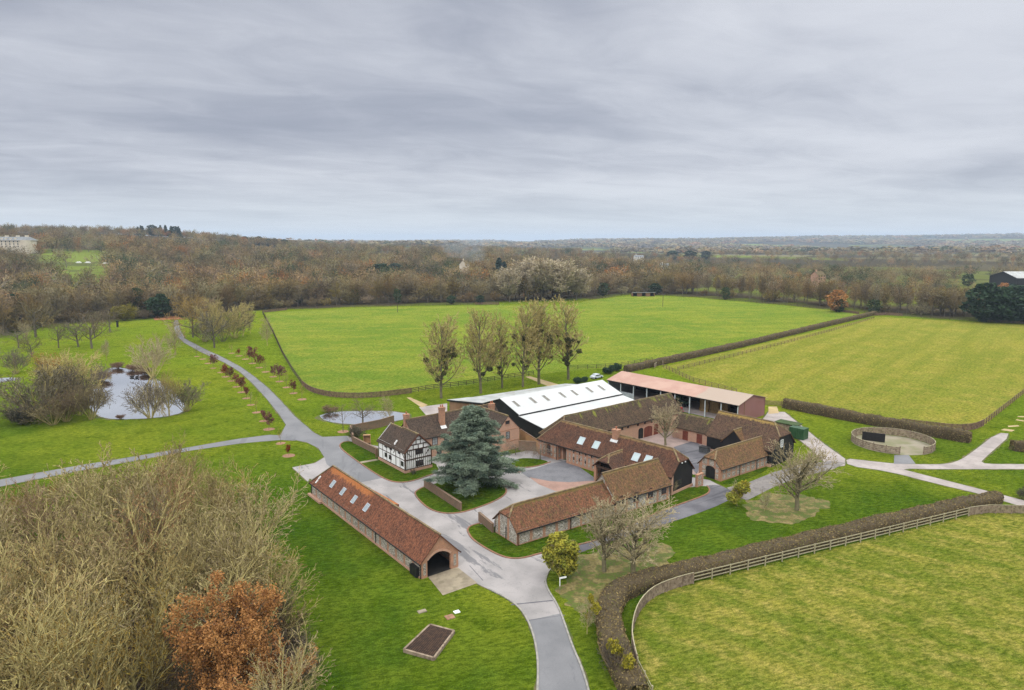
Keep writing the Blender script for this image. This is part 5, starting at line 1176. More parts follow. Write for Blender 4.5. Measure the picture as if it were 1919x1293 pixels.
ST=dict(
 ash=dict(h=15.5,trunk=.6,r=.25,ml=5,seg=[1.3,1.0,.85,.7,.6,.55],wob=[.05,.09,.13,.16,.2,.22],up=[.05,.12,.12,.10,.08,.05],tap=[.55,.65,.7,.7,.6,.5],t0=[.2,.2,.12,.1,.1],kids=[2.1,1.2,1.1,.95,.55],sh=[.15,.45,.4,.3,.3],ang=[.60,.5,.48,.5,.5],ratio=[.80,.58,.58,.58,.58],rk=.68,rmin=.011),
 coppice=dict(stems=6,lean=.33,h=15,r=.15,ml=4,seg=[1.3,.95,.75,.6,.5],wob=[.06,.1,.14,.18,.2],up=[.06,.12,.1,.06,.03],tap=[.7,.75,.7,.6,.5],t0=[.3,.15,.1,.1],kids=[1.35,1.35,1.4,1.4],sh=[.3,.4,.35,.3],ang=[.6,.56,.55,.55],ratio=[.44,.5,.54,.55],rk=.55,rmin=.011),
 oak=dict(h=13,trunk=.5,r=.3,ml=5,seg=[1.0,.95,.8,.65,.55,.45],wob=[.06,.14,.18,.2,.22,.22],up=[.03,.05,.04,.03,.02,.02],tap=[.45,.75,.75,.7,.6,.5],t0=[.3,.15,.12,.1,.1],kids=[1.9,1.15,1.2,1.25,1.2],sh=[.1,.45,.4,.3,.3],ang=[.95,.75,.7,.6,.6],ratio=[.95,.54,.54,.56,.56],rk=.6,rmin=.012),
 poplar=dict(h=25,trunk=.92,r=.42,ml=5,seg=[1.5,1.2,.95,.8,.7,.65],wob=[.025,.07,.1,.13,.16,.18],up=[.02,.13,.13,.1,.06,.04],tap=[.8,.75,.7,.7,.6,.5],t0=[.16,.15,.12,.1,.1],kids=[2.3,1.1,1.15,1.15,1.0],sh=[.3,.35,.35,.3,.3],ang=[.75,.6,.55,.5,.5],ratio=[.36,.52,.54,.56,.58],rk=.5,rmin=.016),
 multi=dict(stems=11,lean=.62,h=9.5,r=.10,ml=4,seg=[.9,.75,.6,.5,.42],wob=[.08,.12,.16,.2,.2],up=[.05,.07,.05,.03,.02],tap=[.75,.75,.7,.6,.5],t0=[.2,.12,.1,.1],kids=[1.25,1.2,1.3,1.1],sh=[.35,.4,.3,.3],ang=[.6,.55,.55,.55],ratio=[.46,.52,.55,.58],rk=.55,rmin=.010),
 young=dict(h=9,trunk=.75,r=.14,ml=4,seg=[.8,.65,.5,.42,.38],wob=[.05,.1,.15,.18,.2],up=[.03,.08,.06,.04,.03],tap=[.75,.75,.7,.6,.5],t0=[.22,.15,.1,.1],kids=[2.6,1.5,1.5,1.3],sh=[.4,.4,.3,.3],ang=[.8,.65,.6,.55],ratio=[.52,.54,.56,.58],rk=.5,rmin=.010),
 weep=dict(h=2.6,trunk=.7,r=.09,ml=4,seg=[.4,.35,.3,.22,.2],wob=[.05,.15,.2,.2,.2],up=[0,-.05,-.12,-.16,-.16],tap=[.4,.7,.7,.6,.5],t0=[.55,.2,.1,.1],kids=[4.5,1.8,1.8,1.5],sh=[0,.3,.3,.3],ang=[1.0,.7,.6,.6],ratio=[.8,.58,.56,.6],rk=.5,rmin=.008),
 wood=dict(h=17,trunk=.6,r=.22,ml=4,seg=[2.0,1.5,1.2,1.0,.9],wob=[.05,.1,.15,.2,.2],up=[.04,.1,.07,.05,.03],tap=[.5,.7,.7,.6,.5],t0=[.3,.15,.1,.1],kids=[2.8,1.4,1.5,1.3],sh=[.15,.4,.3,.3],ang=[.75,.65,.62,.6],ratio=[.72,.54,.56,.58],rk=.6,rmin=.03),
 woodround=dict(h=15,trunk=.5,r=.28,ml=4,seg=[1.8,1.5,1.2,1.0,.9],wob=[.06,.13,.17,.2,.2],up=[.03,.06,.05,.03,.02],tap=[.45,.7,.7,.6,.5],t0=[.35,.15,.1,.1],kids=[3.4,1.5,1.5,1.3],sh=[.1,.4,.3,.3],ang=[.95,.7,.65,.6],ratio=[.95,.54,.56,.58],rk=.6,rmin=.03),
 woodslim=dict(h=18,trunk=.85,r=.17,ml=4,seg=[1.8,1.3,1.0,.9,.8],wob=[.03,.1,.15,.2,.2],up=[.02,.12,.08,.05,.03],tap=[.7,.7,.7,.6,.5],t0=[.3,.15,.1,.1],kids=[3.0,1.5,1.6,1.3],sh=[.5,.4,.3,.3],ang=[.65,.6,.6,.6],ratio=[.33,.54,.56,.58],rk=.5,rmin=.03),
 scrub=dict(stems=7,lean=.7,h=7,r=.08,ml=3,seg=[1.0,.8,.7,.6],wob=[.1,.15,.2,.22],up=[.03,.04,.03,.02],tap=[.7,.7,.6,.6],t0=[.15,.1,.1],kids=[1.7,1.7,1.9],sh=[.3,.3,.3],ang=[.6,.6,.6],ratio=[.55,.55,.55],rk=.6,rmin=.03),
)
MESH={}
def bare(key,style,seed,bark,twig,split=1,rfloor=0.0,**over):
    """two shared meshes: trunk (levels up to split) and crown (the rest)"""
    if key in MESH: return MESH[key]
    st=dict(ST[style]); st.update(over); S=grow(seed,st)
    tv=fast_mesh(key+'_trunk',*skin(S,0,split,1,rfloor),M[bark]); cv=fast_mesh(key+'_crown',*skin(S,split+1,9,1,rfloor),M[twig])
    top=max(s[1][2] for s in S); MESH[key]=(tv,cv,top,S); return MESH[key]
def tree(key,x,y,h,label,name='bare_tree',cat='tree',group=None,rz=0.0,z=None,wide=1.0,lean=None,extra=()):
    tv,cv,top,S=MESH[key]; s=h/top
    if z is None: z=float(height(x,y))
    o=empty(name,(x,y,z),rz,label,cat,group); o.scale=(s*wide,s*wide,s)
    if lean: o.rotation_euler=(lean[0],lean[1],rz)
    link('trunk',tv,o); link('crown',cv,o)
    return o
rnd=random.Random(5)
for i in range(4): bare('ash%d'%i,'ash',10+i,'bark_olive','twig_olive',3,.03)
for i in range(2): bare('cop%d'%i,'coppice',30+i,'bark_olive','twig_olive',3,.03)
for i in range(2): bare('brown%d'%i,'ash',50+i,'bark_olive','twig',2,.027)
for i in range(3): bare('oak%d'%i,'oak',70+i,'bark','twig_dark',1,.026)
for i in range(3): bare('poplar%d'%i,'poplar',90+i,'bark_poplar','twig_gold',1,.066)
for i in range(3): bare('multi%d'%i,'multi',110+i,'bark_olive','twig_pale' if i==0 else 'twig_dark',0,.03)
for i in range(2): bare('young%d'%i,'young',130+i,'bark_olive','twig_pale',1,.022)
for i in range(2): bare('parky%d'%i,'oak',150+i,'bark','twig_dark',1,.042,h=12)
for i in range(3): bare('round%d'%i,'oak',210+i,'bark_olive','twig_olive' if i<2 else 'twig',3,.026,h=14,ang=[.8,.6,.55,.55,.55],up=[.03,.09,.09,.06,.04,.03],kids=[2.6,1.3,1.25,1.1,.7])
bare('weep','weep',170,'bark','weep',0)
bare('gold','multi',180,'bark','twig_gold',0,.045,h=16,stems=7,lean=.75)
bare('grey','oak',181,'bark','twig',1,.05,h=16)
for i in range(2): bare('vase%d'%i,'oak',190+i,'bark_poplar','twig_pale',1,.028,h=11,ang=[.8,.62,.6,.6,.6],up=[.03,.09,.06,.04,.02,.02],kids=[3.4,1.5,1.45,1.45,1.25])
# --- the copse at the lower left
POLY=[(-18.5,48),(-20,56),(-22.5,64),(-27,73),(-33,82),(-40,92),(-46,99),(-53,98),(-60,92),(-72,84),(-88,76),(-92,44),(-64,37),(-34,36)]
def inside(x,y,P):
    c=False
    for i in range(len(P)):
        (x1,y1),(x2,y2)=P[i-1],P[i]
        if (y1>y)!=(y2>y) and x<(x2-x1)*(y-y1)/(y2-y1)+x1: c=not c
    return c
spots=[]; tries=0
while len(spots)<84 and tries<9000:
    tries+=1; x,y=rnd.uniform(-88,-16),rnd.uniform(37,100)
    if inside(x,y,POLY) and all(math.hypot(x-a,y-b)>4.8 for a,b in spots) and math.hypot(x+24.5,y-55.5)>6.5 and math.hypot(x+24,y-47)>6 and x/y>-1.05 and not (y<51 and x>-27): spots.append((x,y))
spots.sort(key=lambda p:(p[1],p[0]))
KEYS=['ash0','round0','cop0','ash2','round1','cop1','brown0','round2','ash1','brown1','ash3','round0']
def where(x,y):
    a='front' if y<50 else 'middle' if y<64 else 'back' if y<82 else 'far tip'
    b='right side' if x>-32 else 'centre' if x>-48 else 'left side'
    return a,b
for i,(x,y) in enumerate(spots):
    k=KEYS[rnd.randrange(len(KEYS))]; edge=x>-22.5
    if x>-29 and y>54: k=rnd.choice(['round0','round1','round2'])
    if y>82: k=rnd.choice(['brown0','brown1','ash0','cop0','cop1'])
    hgt=rnd.uniform(12.5,16) if not edge else rnd.uniform(8.5,10.5)
    if x>-28 and y>56: hgt=rnd.uniform(9.5,12)
    if y>86: hgt=rnd.uniform(10.5,12.5)
    a,b=where(x,y); kind={'ash':'olive bare tree with rising limbs','cop':'olive many stemmed coppice tree','bro':'brown twigged bare tree','rou':'olive round crowned bare tree'}[k[:3]]
    tree(k,x,y,hgt,f'{kind} in {a} {b} of the lower left copse',group=f'copse {kind} {a} {b}',rz=rnd.uniform(0,6.28),wide=rnd.uniform(1.0,1.3)*(1.12 if x>-30 and y>56 else .95 if x>-30 else 1))
for i,(x,y,hh) in enumerate(((-52,101,13.5),(-73,87,11),(-36,90,9))): tree('brown%d'%(i%2),x,y,hh,['tallest brown bare tree at the tip of the lower left copse','brown bare tree at the far left edge of the copse beside the path','short brown bare tree at the far right edge of the copse'][i],rz=i)
SHR=[('multi1',-27,45,5.5),('multi2',-32,47,6),('multi1',-20.5,47,4),('multi2',-19.5,52,3.6),('multi1',-20,60,3.6),('multi2',-22,64,3.5),('multi1',-29,53,5),('multi2',-33,57,5.5),('multi1',-38,45,6),('multi2',-22.5,43,4.5)]
for i,(k,x,y,hh) in enumerate(SHR): tree(k,x,y,hh,'grey brown undergrowth shrub around the rust coloured tree in the copse',name='bare_shrub',cat='shrub',group='copse undergrowth shrubs',rz=i*1.3)
# rust coloured tree
def leafy(name,label,x,y,h,style,seed,bark,leaf,n,spread,size,minlvl=3,cat='tree',wide=1.0,z=None,asp=.6,group=None,over={}):
    st=dict(ST[style]); st.update(over); S=grow(seed,st); top=max(s[1][2] for s in S); s=h/top
    if z is None: z=float(height(x,y))
    o=empty(name,(x,y,z),0,label,cat,group); o.scale=(s*wide,s*wide,s)
    link('trunk',fast_mesh(name+'_trunk',*skin(S,0,2),M[bark]),o)
    C=[q[1] for q in S if q[4]>=minlvl]
    link('crown',fast_mesh(name+'_crown',*leaves(C,n,spread,size,seed,asp=asp),M[leaf]),o); return o
leafy('rust_tree','rust orange leaved tree at the right front of the copse',-24.3,55.5,12.5,'oak',301,'bark','rust',9,.26,.115,3,wide=.95,over=dict(h=11.5,ml=4,trunk=.8,t0=[.1,.15,.15,.15],ratio=[.62,.54,.52,.5]))
leafy('rust_tree','lower rust leaved tree below the orange one at the bottom of the copse',-23.2,48.5,9.0,'oak',305,'bark','rust',8,.27,.115,3,over=dict(h=8.5,ml=4,trunk=.8,t0=[.1,.15,.15,.15],ratio=[.62,.54,.52,.5]))
# --- mistletoe balls
def ball(rad,n,seed,mat,size=.16,squash=.9):
    rs=np.random.RandomState(seed); d=rs.normal(0,1,(n,3)); d/=np.linalg.norm(d,axis=1,keepdims=True)
    r=rad*rs.uniform(.25,1,(n,1))**.45*(1+.25*np.sin(d[:,:1]*5+seed)*np.cos(d[:,1:2]*4)); c=d*r; c[:,2]*=squash
    V,F=leaves(c,1,.02,size,seed); return fast_mesh('ball',V,F,M[mat])
BALL_D=[ball(.85,420,i,'mistletoe_dark') for i in range(3)]; BALL_Y=[ball(.8,700,i+5,'mistletoe',.13) for i in range(3)]; BALL_G=[ball(.7,600,i+9,'mistletoe_gold',.12) for i in range(2)]
# --- row of poplars
POP=[((827,746),588,'poplar0',1.0),((901,737),574,'poplar1',.9),((941,727),578,'poplar2',.8),((980,725),560,'poplar0',.85),((1010,720),556,'poplar1',.95),((1065,711),551,'poplar2',1.0)]
ORD=['leftmost','second from left','third from left','fourth from left','fifth from left','rightmost']
MB_N=[20,9,14,12,13,22]
for i,((u,v),tv,k,wd) in enumerate(POP):
    x,y=G(u,v); q=-(tv-CY)/FPX; hh=CAM_H+(q*CP*y-SP*y)/(CP+q*SP)
    o=tree(k,x,y,hh,f'{ORD[i]} of the six tall bare poplars behind the farm, hung with mistletoe',name='poplar_tree',group='row of bare poplars',rz=i*1.7,wide=wd*1.25)
    S=MESH[k][3]; rg=random.Random(i+40); C=[s for s in S if s[4] in (1,2) and s[1][2]<18]; 
    for j in range(MB_N[i]):
        s=rg.choice(C); b=link('mistletoe',rg.choice(BALL_D),o); b.location=s[1]; sc__=rg.uniform(.4,1.1); b.scale=(sc__,)*3; b.rotation_euler=(rg.random()*3,rg.random()*3,0)
# --- cedar
def cedar():
    x,y=G(886,913); o=empty('cedar_tree',(x,y,.1),0,'big blue green cedar on the lawn in front of the farmhouse','tree'); o.scale=(1.34,1.34,1.0)
    rg=random.Random(77); rs=np.random.RandomState(7); H=14.2; segs=[]; tuft=[]; dirs=[]
    p=(0,0,0)
    for i in range(14): q=(rg.uniform(-.08,.08),rg.uniform(-.08,.08),(i+1)*H/14); segs.append((p,q,.42*(1-i/14)+.03,.42*(1-(i+1)/14)+.03,0)); p=q
    for i in range(185):
        f=(i/185)**.85; z=1.0+f*(H-1.4); az=i*2.4+rg.uniform(-.5,.5)
        prof=6.6*(1-f)**.82*(.84+.16*math.sin(i*1.7))+.5
        if f<.05: prof*=.9
        L=prof*rg.uniform(.62,1.12); rise=.06+.55*f*f+rg.uniform(-.08,.10)
        d=nrm((math.cos(az),math.sin(az),rise)); p=(0,0,z); n=max(3,int(L/.5))
        for k in range(n):
            t=(k+1)/n; dd=nrm((d[0]+rg.uniform(-.1,.1),d[1]+rg.uniform(-.1,.1),d[2]-.22*t*(1-f)))
            q=tuple(p[a]+dd[a]*L/n for a in range(3)); segs.append((p,q,.10*(1-t)+.02,.10*(1-t)+.015,2)); p=q
            if t>.22:
                m=4 if t<.9 else 6
                for s in range(m):
                    sd=rg.uniform(.2,1.15)*min(1.2,.35+L*.2)*(1.15-t*.55); a2=az+rg.choice((-1,1))*rg.uniform(.5,1.2)
                    c=(q[0]+math.cos(a2)*sd,q[1]+math.sin(a2)*sd,q[2]+rg.uniform(-.12,.16)-.18*sd)
                    for w_ in range(3):
                        u=(w_+1)/3; tuft.append(tuple(q[a]+(c[a]-q[a])*u for a in range(3))); dirs.append(nrm((math.cos(a2),math.sin(a2),.1)))
    link('trunk',fast_mesh('cedar_trunk',*skin(segs,0,2),M['bark']),o)
    C=np.array(tuft);D=np.array(dirs); rep=13; C=np.repeat(C,rep,0);D=np.repeat(D,rep,0); n=len(C)
    c=C+rs.normal(0,1,(n,3))*np.array([.15,.15,.07])
    d=D*.55+rs.normal(0,1,(n,3))*.55; d[:,2]+=.22; d/=np.linalg.norm(d,axis=1,keepdims=True)
    e=rs.normal(0,1,(n,3)); e-=d*np.sum(d*e,1,keepdims=True); e/=np.linalg.norm(e,axis=1,keepdims=True)
    l=rs.uniform(.13,.34,(n,1)); w_=.036
    V=np.stack([c-e*w_,c+e*w_,c+d*l+e*w_*.4,c+d*l-e*w_*.4],1).reshape(-1,3)
    link('crown',fast_mesh('cedar_crown',V,np.arange(n*4).reshape(n,4),M['cedar']),o)
cedar()
# --- single trees round the farm
def at(key,u,v,top,label,**kw):
    x,y=G(u,v); q=-(top-CY)/FPX; hh=CAM_H+(q*CP*y-SP*y)/(CP+q*SP); return tree(key,x,y,hh,label,**kw)
at('vase0',1132,1071,918,'pale bare tree with fine twigs, left of the two by the low flint block',rz=.5,wide=1.05)
at('vase1',1187,1072,936,'wider bare tree with fine twigs, right of the two by the low flint block',rz=2.2,wide=1.35)
at('vase1',1493,956,822,'large vase shaped bare tree on the dry grass near the arched coach house',rz=.3,wide=1.15)
at('young0',1433,957,915,'small scraggy bare tree beside the large vase shaped tree',rz=1)
at('young1',1262,925,900,'tiny bare tree against the black boarded gable end',rz=1)
at('vase0',1247,834,746,'spreading bare tree in the stable courtyard',rz=1.0,wide=1.0)
at('weep',1012,861,828,'round headed bare weeping tree on the small oval lawn',name='weeping_tree',wide=1.25,z=.1)
at('weep',966,852,828,'bushy bare weeping tree by the brick gable, half behind the cedar',name='weeping_tree',wide=1.4,z=.1,rz=2)
def misty(u,v,top,label,meshes,n,rad,key='young0',wide=1.0,seed=1,sz=(.8,1.3),low=.35):
    o=at(key,u,v,top,label,wide=wide,rz=seed); s=o.scale[2]; S=MESH[key][3]; rg=random.Random(seed); T=MESH[key][2]
    C=[q for q in S if q[4] in (1,2,3) and q[1][2]>low*T]
    for j in range(n):
        q=rg.choice(C); b=link('mistletoe',rg.choice(meshes),o); b.location=q[1]; k=rg.uniform(*sz)*rad/s; b.scale=(k/wide,k/wide,k); b.rotation_euler=(rg.random()*3,rg.random()*3,0)
    return o
misty(1048,1082,1010,'rounded tree smothered in yellow green mistletoe at the road bend',BALL_Y,24,1.2,wide=1.3,seed=3,low=.2)
misty(1381,948,900,'small tree with golden mistletoe on its top by the coach house lane',BALL_Y+BALL_G,9,.95,wide=1.2,seed=6,low=.3)
b=misty(1100,1188,1118,'thin small tree with a few mistletoe tufts beside the drive kerb',BALL_G,3,.55,'young1',.8,8)
misty(1152,1262,1195,'bushy small tree with yellow mistletoe tufts against the hedge bend',BALL_G,3,.75,'multi1',.9,9)
# pond by the house
at('oak2',680,794,742,'low spreading bare tree at the edge of the small pond',wide=1.5,rz=.4)
at('young0',733,789,737,'leaning pale bare tree at the right of the small pond',lean=(0,R(-14)),rz=0)
# left pond
at('multi0',287,706,624,'yellowish bushy bare willow behind the larger pond',wide=1.0,rz=1)
at('multi1',282,782,712,'bare many stemmed bush at the front of the larger pond',wide=1.15,rz=2)
at('multi2',349,771,708,'dark bare bush at the right end of the larger pond',wide=1.25,rz=.4)
at('ash1',317,777,690,'two stemmed bare tree at the front right of the larger pond',wide=1.05,rz=.2)
at('multi2',172,786,712,'bare many stemmed tree at the front left of the larger pond',wide=1.0,rz=1.2)
at('gold',120,758,648,'big pale brown dome shaped bare tree left of the larger pond',wide=1.15,rz=1.4)
at('multi1',75,782,684,'grey bare thicket tree left of the larger pond',wide=1.5,rz=.8)
at('oak1',100,775,690,'dark bare tree in the middle of the pond thicket',wide=1.2,rz=2)
at('multi2',135,765,680,'brown bare tree at the back of the pond thicket',wide=1.2,rz=.1)
at('multi1',55,790,735,'low dark bare bush at the left of the pond thicket',wide=1.7,rz=2.4)
at('multi2',185,722,678,'brown bare bush behind the left side of the larger pond',wide=1.3,rz=3)
at('multi1',100,796,748,'low grey brushwood at the front of the pond thicket',wide=1.9,rz=.9)
at('multi2',125,790,728,'dark grey bare bush below the dome shaped tree',wide=1.3,rz=2.8)
at('multi1',150,778,720,'brown bare bush between dome shaped tree and larger pond',wide=1.1,rz=1.9)
at('multi2',30,700,650,'low grey bush by the small strip of water at the left edge',wide=1.2,rz=.2)
leafy('dark_bush','dark rounded evergreen bush at the left front of the pond thicket',*G(42,796),4.2,'multi',401,'bark','bush_dark',2,.35,.16,2,cat='shrub',wide=1.5)
leafy('rust_shrub','orange tinted shrub behind the pond thicket',*G(92,715),9,'multi',402,'bark','rust',1,.5,.12,3,cat='shrub',wide=.9)
PARK=[('parky0',67,632,553,1.0,'brown bare tree at the far left before the wood, taller of the lawn trees'),('oak0',110,652,598,.8,'slim bare tree second along the far left lawn'),('parky1',147,650,590,1.0,'bare round tree third along the far left lawn'),('oak1',172,653,582,1.1,'bare grey tree with dark shade ring on the far left lawn'),('oak2',206,622,560,.9,'dark forked bare tree near the end of the far lawn'),('parky0',178,633,580,.9,'bare tree behind the middle of the far left lawn'),('young1',200,676,635,.8,'thin small bare tree in front of the far lawn trees'),('young0',329,665,598,1.0,'slim bare tree close to the long drive'),('oak0',35,652,610,1.3,'low wide bare tree at the left edge of the far lawn'),('parky1',60,668,625,1.1,'leaning bare tree near the left edge lawn'),('young1',50,640,600,1.0,'small bare tree at the left edge under the wood'),
 ('young0',501,648,590,.7,'thin pale young tree beside the dark paddock fence'),('young1',469,625,585,.8,'small thin tree near the far end of the paddock fence')]
for i,(k,u,v,tp,wd,lb) in enumerate(PARK): at(k,u,v,tp,lb,wide=wd,rz=i*1.1)
for i,(k,u,v,tp,wd,lb) in enumerate((('gold',418,640,552,.95,'largest golden brown bare tree in the clump beside the long drive'),('grey',362,632,545,.95,'grey bare tree on the left of the clump beside the long drive'),('parky1',402,652,575,.9,'dark trunked bare tree at the front of the drive clump'),('multi1',440,634,575,1.1,'brown bare bush on the right of the drive clump'),('ash1',455,630,560,.9,'leaning bare tree at the right end of the drive clump'),('multi2',385,640,590,1.3,'low brown bush under the drive clump trees'),('grey',390,622,548,.9,'grey bare tree at the back of the drive clump'))):
    at(k,u,v,tp,lb,wide=wd,rz=i*1.9,lean=(0,R(24)) if k=='ash1' else None)
x,y=G(233,601); leafy('yellow_shrub','yellow flowering shrub in front of the wood edge on the left',x,y,9,'multi',403,'bark','gorse',1,.5,.25,2,cat='shrub',wide=1.2)
# young copper trees in rows along the drive
def sapling_mesh():
    st=dict(ST['young']); st.update(h=4.2,r=.05,ml=2,seg=[.5,.4,.35],rmin=.012,kids=[2.0,1.5],t0=[.35,.2]); out=[]
    for i in range(3):
        S=grow(200+i,st); C=[q[1] for q in S if q[4]>=1]
        out.append((fast_mesh('sapling_trunk',*skin(S,0,0,1,.03),M['bark']),fast_mesh('sapling_twig',*skin(S,1,2,1,.012),M['twig']),fast_mesh('sapling_leaf',*leaves(C,5,.15,.14,i),M['copper']),max(q[1][2] for q in S)))
    return out
SAP=sapling_mesh()
COPPER={6:(4.2,),7:(4.0,),8:(4.3,),9:(3.2,),5:(3.9,),12:(2.6,),13:(3.9,),15:(2.2,),17:(2.6,),19:(6.2,),20:(4.6,),22:(3.6,),23:(5.2,),25:(3.8,),3:(4.6,)}
for i,(u,v) in enumerate(RINGS):
    x,y=G(u,v); rg=random.Random(i); tm,cm,lm,tp=SAP[i%3]
    row='left row' if i<16 else 'right row'; k=i if i<16 else i-16
    hh=COPPER[i][0] if i in COPPER else (rg.uniform(3.2,4.8) if i!=27 else 7)
    lb=(f'copper leaved sapling in the {row} along the drive, number {k+1} from the wood' if i in COPPER else f'bare thin sapling in the {row} along the drive, number {k+1} from the wood')
    if i==27: lb='tall thin bare sapling standing before the small pond'
    o=empty('copper_sapling' if i in COPPER else 'bare_sapling',(x,y,.03),rg.uniform(0,6),lb,'young tree','copper saplings along the drive' if i in COPPER else 'bare saplings along the drive'); s=hh/tp; o.scale=(s,)*3
    link('trunk',tm,o); link('crown',lm if i in COPPER else cm,o)
# evergreen shrubs near the white barn end
for i,(u,v,hh,wd) in enumerate(((1082,719,2.0,1.3),(1095,716,1.6,1.2),(1140,700,2.4,1.5),(1155,695,2.4,1.3))):
    x,y=G(u,v); leafy('laurel_bush',f'dark green laurel bush behind the white barn, {["first","second","third","fourth"][i]} from the poplars',x,y,hh,'multi',420+i,'bark','yew',2,.5,.3,2,cat='shrub',wide=wd,group='laurel bushes behind the white barn')
x,y=G(668,823); leafy('brown_bush','brown bare bush growing over the corner of the farmhouse garden wall',x,y,3.0,'multi',430,'bark','bush_dark',1,.3,.13,2,cat='shrub',wide=1.4)
x,y=G(775,890); leafy('brown_bush','small twiggy bush at the corner of the timbered gable',x,y,1.3,'multi',431,'bark','bush_dark',1,.3,.1,2,cat='shrub')
x,y=G(620,773); leafy('brown_bush','low brown reeds at the left end of the small pond',x,y,1.8,'multi',432,'bark','reed',1,.4,.14,2,cat='shrub',wide=2.2)
for i,(u,v,hh,wd) in enumerate(((222,690,2.0,2.2),(250,694,2.0,2.6),(272,701,2.2,2.2),(190,712,2.4,2.4),(226,785,1.0,2.0))):
    x,y=G(u,v); leafy('reed_clump',['brown reed clump at the back left of the larger pond','brown reed clump at the back middle of the larger pond','brown reed clump at the back right of the larger pond','brown reed clump at the left side of the larger pond','small rusty reed clump on the front bank of the larger pond'][i],x,y,hh,'multi',440+i,'reed','reed',1,.5,.2,2,cat='reeds',wide=wd)
# ------------------------------------------------------------------ hedges
def hedge(P,w,h,label,mat='hedge',dens=70,size=.12,name='hedge',sub=2):
    P=chaikin(P,sub); P=resample(P,.6); x0,y0=P[0]; root=empty(name,(x0,y0,0),0,label,'hedge')
    prof=[(-.5,0),(-.54,.35),(-.52,.7),(-.42,.95),(-.2,1.03),(.2,1.03),(.42,.95),(.52,.7),(.54,.35),(.5,0)]
    V=[];n=len(prof); F=[]
    for i,(x,y) in enumerate(P):
        a=P[max(0,i-1)];b=P[min(len(P)-1,i+1)]; L=math.hypot(b[0]-a[0],b[1]-a[1]) or 1; nx,ny=-(b[1]-a[1])/L,(b[0]-a[0])/L
        taper=1 if 1<i<len(P)-2 else .72
        for j,(s,t) in enumerate(prof):
            d=1+.16*mnoise.noise(Vector((x*.4,y*.4,j*.7)))+.10*mnoise.noise(Vector((x*1.7,y*1.7,j*1.3)))
            V.append((x-x0+nx*s*w*d*taper,y-y0+ny*s*w*d*taper,t*h*(1+.13*mnoise.noise(Vector((x*.3,y*.3,9)))+.09*mnoise.noise(Vector((x*1.3,y*1.3,4))))))
    for i in range(len(P)-1):
        for j in range(n-1): k=i*n+j; F.append((k,k+1,k+n+1,k+n))
    F=np.array(F);V=np.array(V)
    caps=[]
    for e in (0,(len(P)-1)*n):
        for j in range(n//2-1): caps.append((e+j,e+j+1,e+n-2-j,e+n-1-j))
    F=np.concatenate([F,np.array(caps)])
    link('core',fast_mesh('hedge_core',V,F,M['hedge_core']),root)
    rs=np.random.RandomState(len(P)); A=V[F[:,0]];Bv=V[F[:,1]];Cv=V[F[:,2]];Dv=V[F[:,3]]
    ar=np.linalg.norm(np.cross(Bv-A,Dv-A),axis=1); cnt=int(ar.sum()*dens); pick=rs.choice(len(F),cnt,p=ar/ar.sum())
    u=rs.rand(cnt,1);v=rs.rand(cnt,1); c=(A[pick]*(1-u)+Bv[pick]*u)*(1-v)+(Dv[pick]*(1-u)+Cv[pick]*u)*v
    nn=np.cross(Bv-A,Dv-A); nn/=np.linalg.norm(nn,axis=1,keepdims=True)+1e-9; mid=np.array([0,0,h*.4]); nn=nn[pick]
    c=c+nn*np.abs(rs.normal(0,.09,(cnt,1)))*np.where(rs.rand(cnt,1)<.12,2.5,1.0)*np.sign((nn*(c-mid)).sum(1,keepdims=True)*0+1)+rs.normal(0,.06,(cnt,3)); c[:,2]=np.maximum(c[:,2],.02)
    d=rs.normal(0,1,(cnt,3))+np.array([0,0,.5]); d/=np.linalg.norm(d,axis=1,keepdims=True); e=rs.normal(0,1,(cnt,3)); e-=d*np.sum(d*e,1,keepdims=True); e/=np.linalg.norm(e,axis=1,keepdims=True)
    s=size*rs.uniform(.5,1.5,(cnt,1)); VV=np.stack([c-d*s,c+e*s*.45,c+d*s,c-e*s*.45],1).reshape(-1,3)
    link('foliage',fast_mesh('hedge_foliage',VV,np.arange(cnt*4).reshape(cnt,4),M[mat]),root); return root
hedge(px((1196,1315),(1162,1255),(1143,1200),(1138,1150),(1156,1118),(1200,1100),(1260,1088),(1400,1052),(1600,1003),(1750,968),(1868,941)),2.6,1.7,'long clipped brown beech hedge curving round the bottom paddock',dens=85,size=.13)
hedge(px((1470,763),(1600,789),(1818,829)),2.6,2.2,'straight clipped brown hedge behind the round pen',dens=50,size=.16)
hedge(px((1172,697),(1205,690),(1230,684),(1330,663),(1430,640),(1540,613),(1640,589.5)),2.4,2.0,'long diagonal hedge between the two far paddocks',dens=16,size=.22)
hedge(px((1896,843),(1960,846)),2.4,1.9,'short clipped hedge at the right edge beside the track',dens=50,size=.16)
x,y=G(1916,935); leafy('brown_bush','brown bush at the right edge below the track',x,y,2.0,'multi',433,'bark','bush_dark',1,.3,.13,2,cat='shrub',wide=1.2)
for i,(x,y,hh) in enumerate(((-17.6,49,3.0),(-18.3,52.5,3.2),(-19.3,56,3.2),(-20.4,59.5,3.4),(-21.8,63,3.6),(-23.4,67,3.8),(-17.2,45.5,3.2),(-25.5,71,4))): tree('multi%d'%(1+i%2),x,y,hh,'low brown brushwood shrub along the right edge of the copse',name='bare_shrub',cat='shrub',group='copse edge brushwood',rz=i*2.1,wide=1.15)

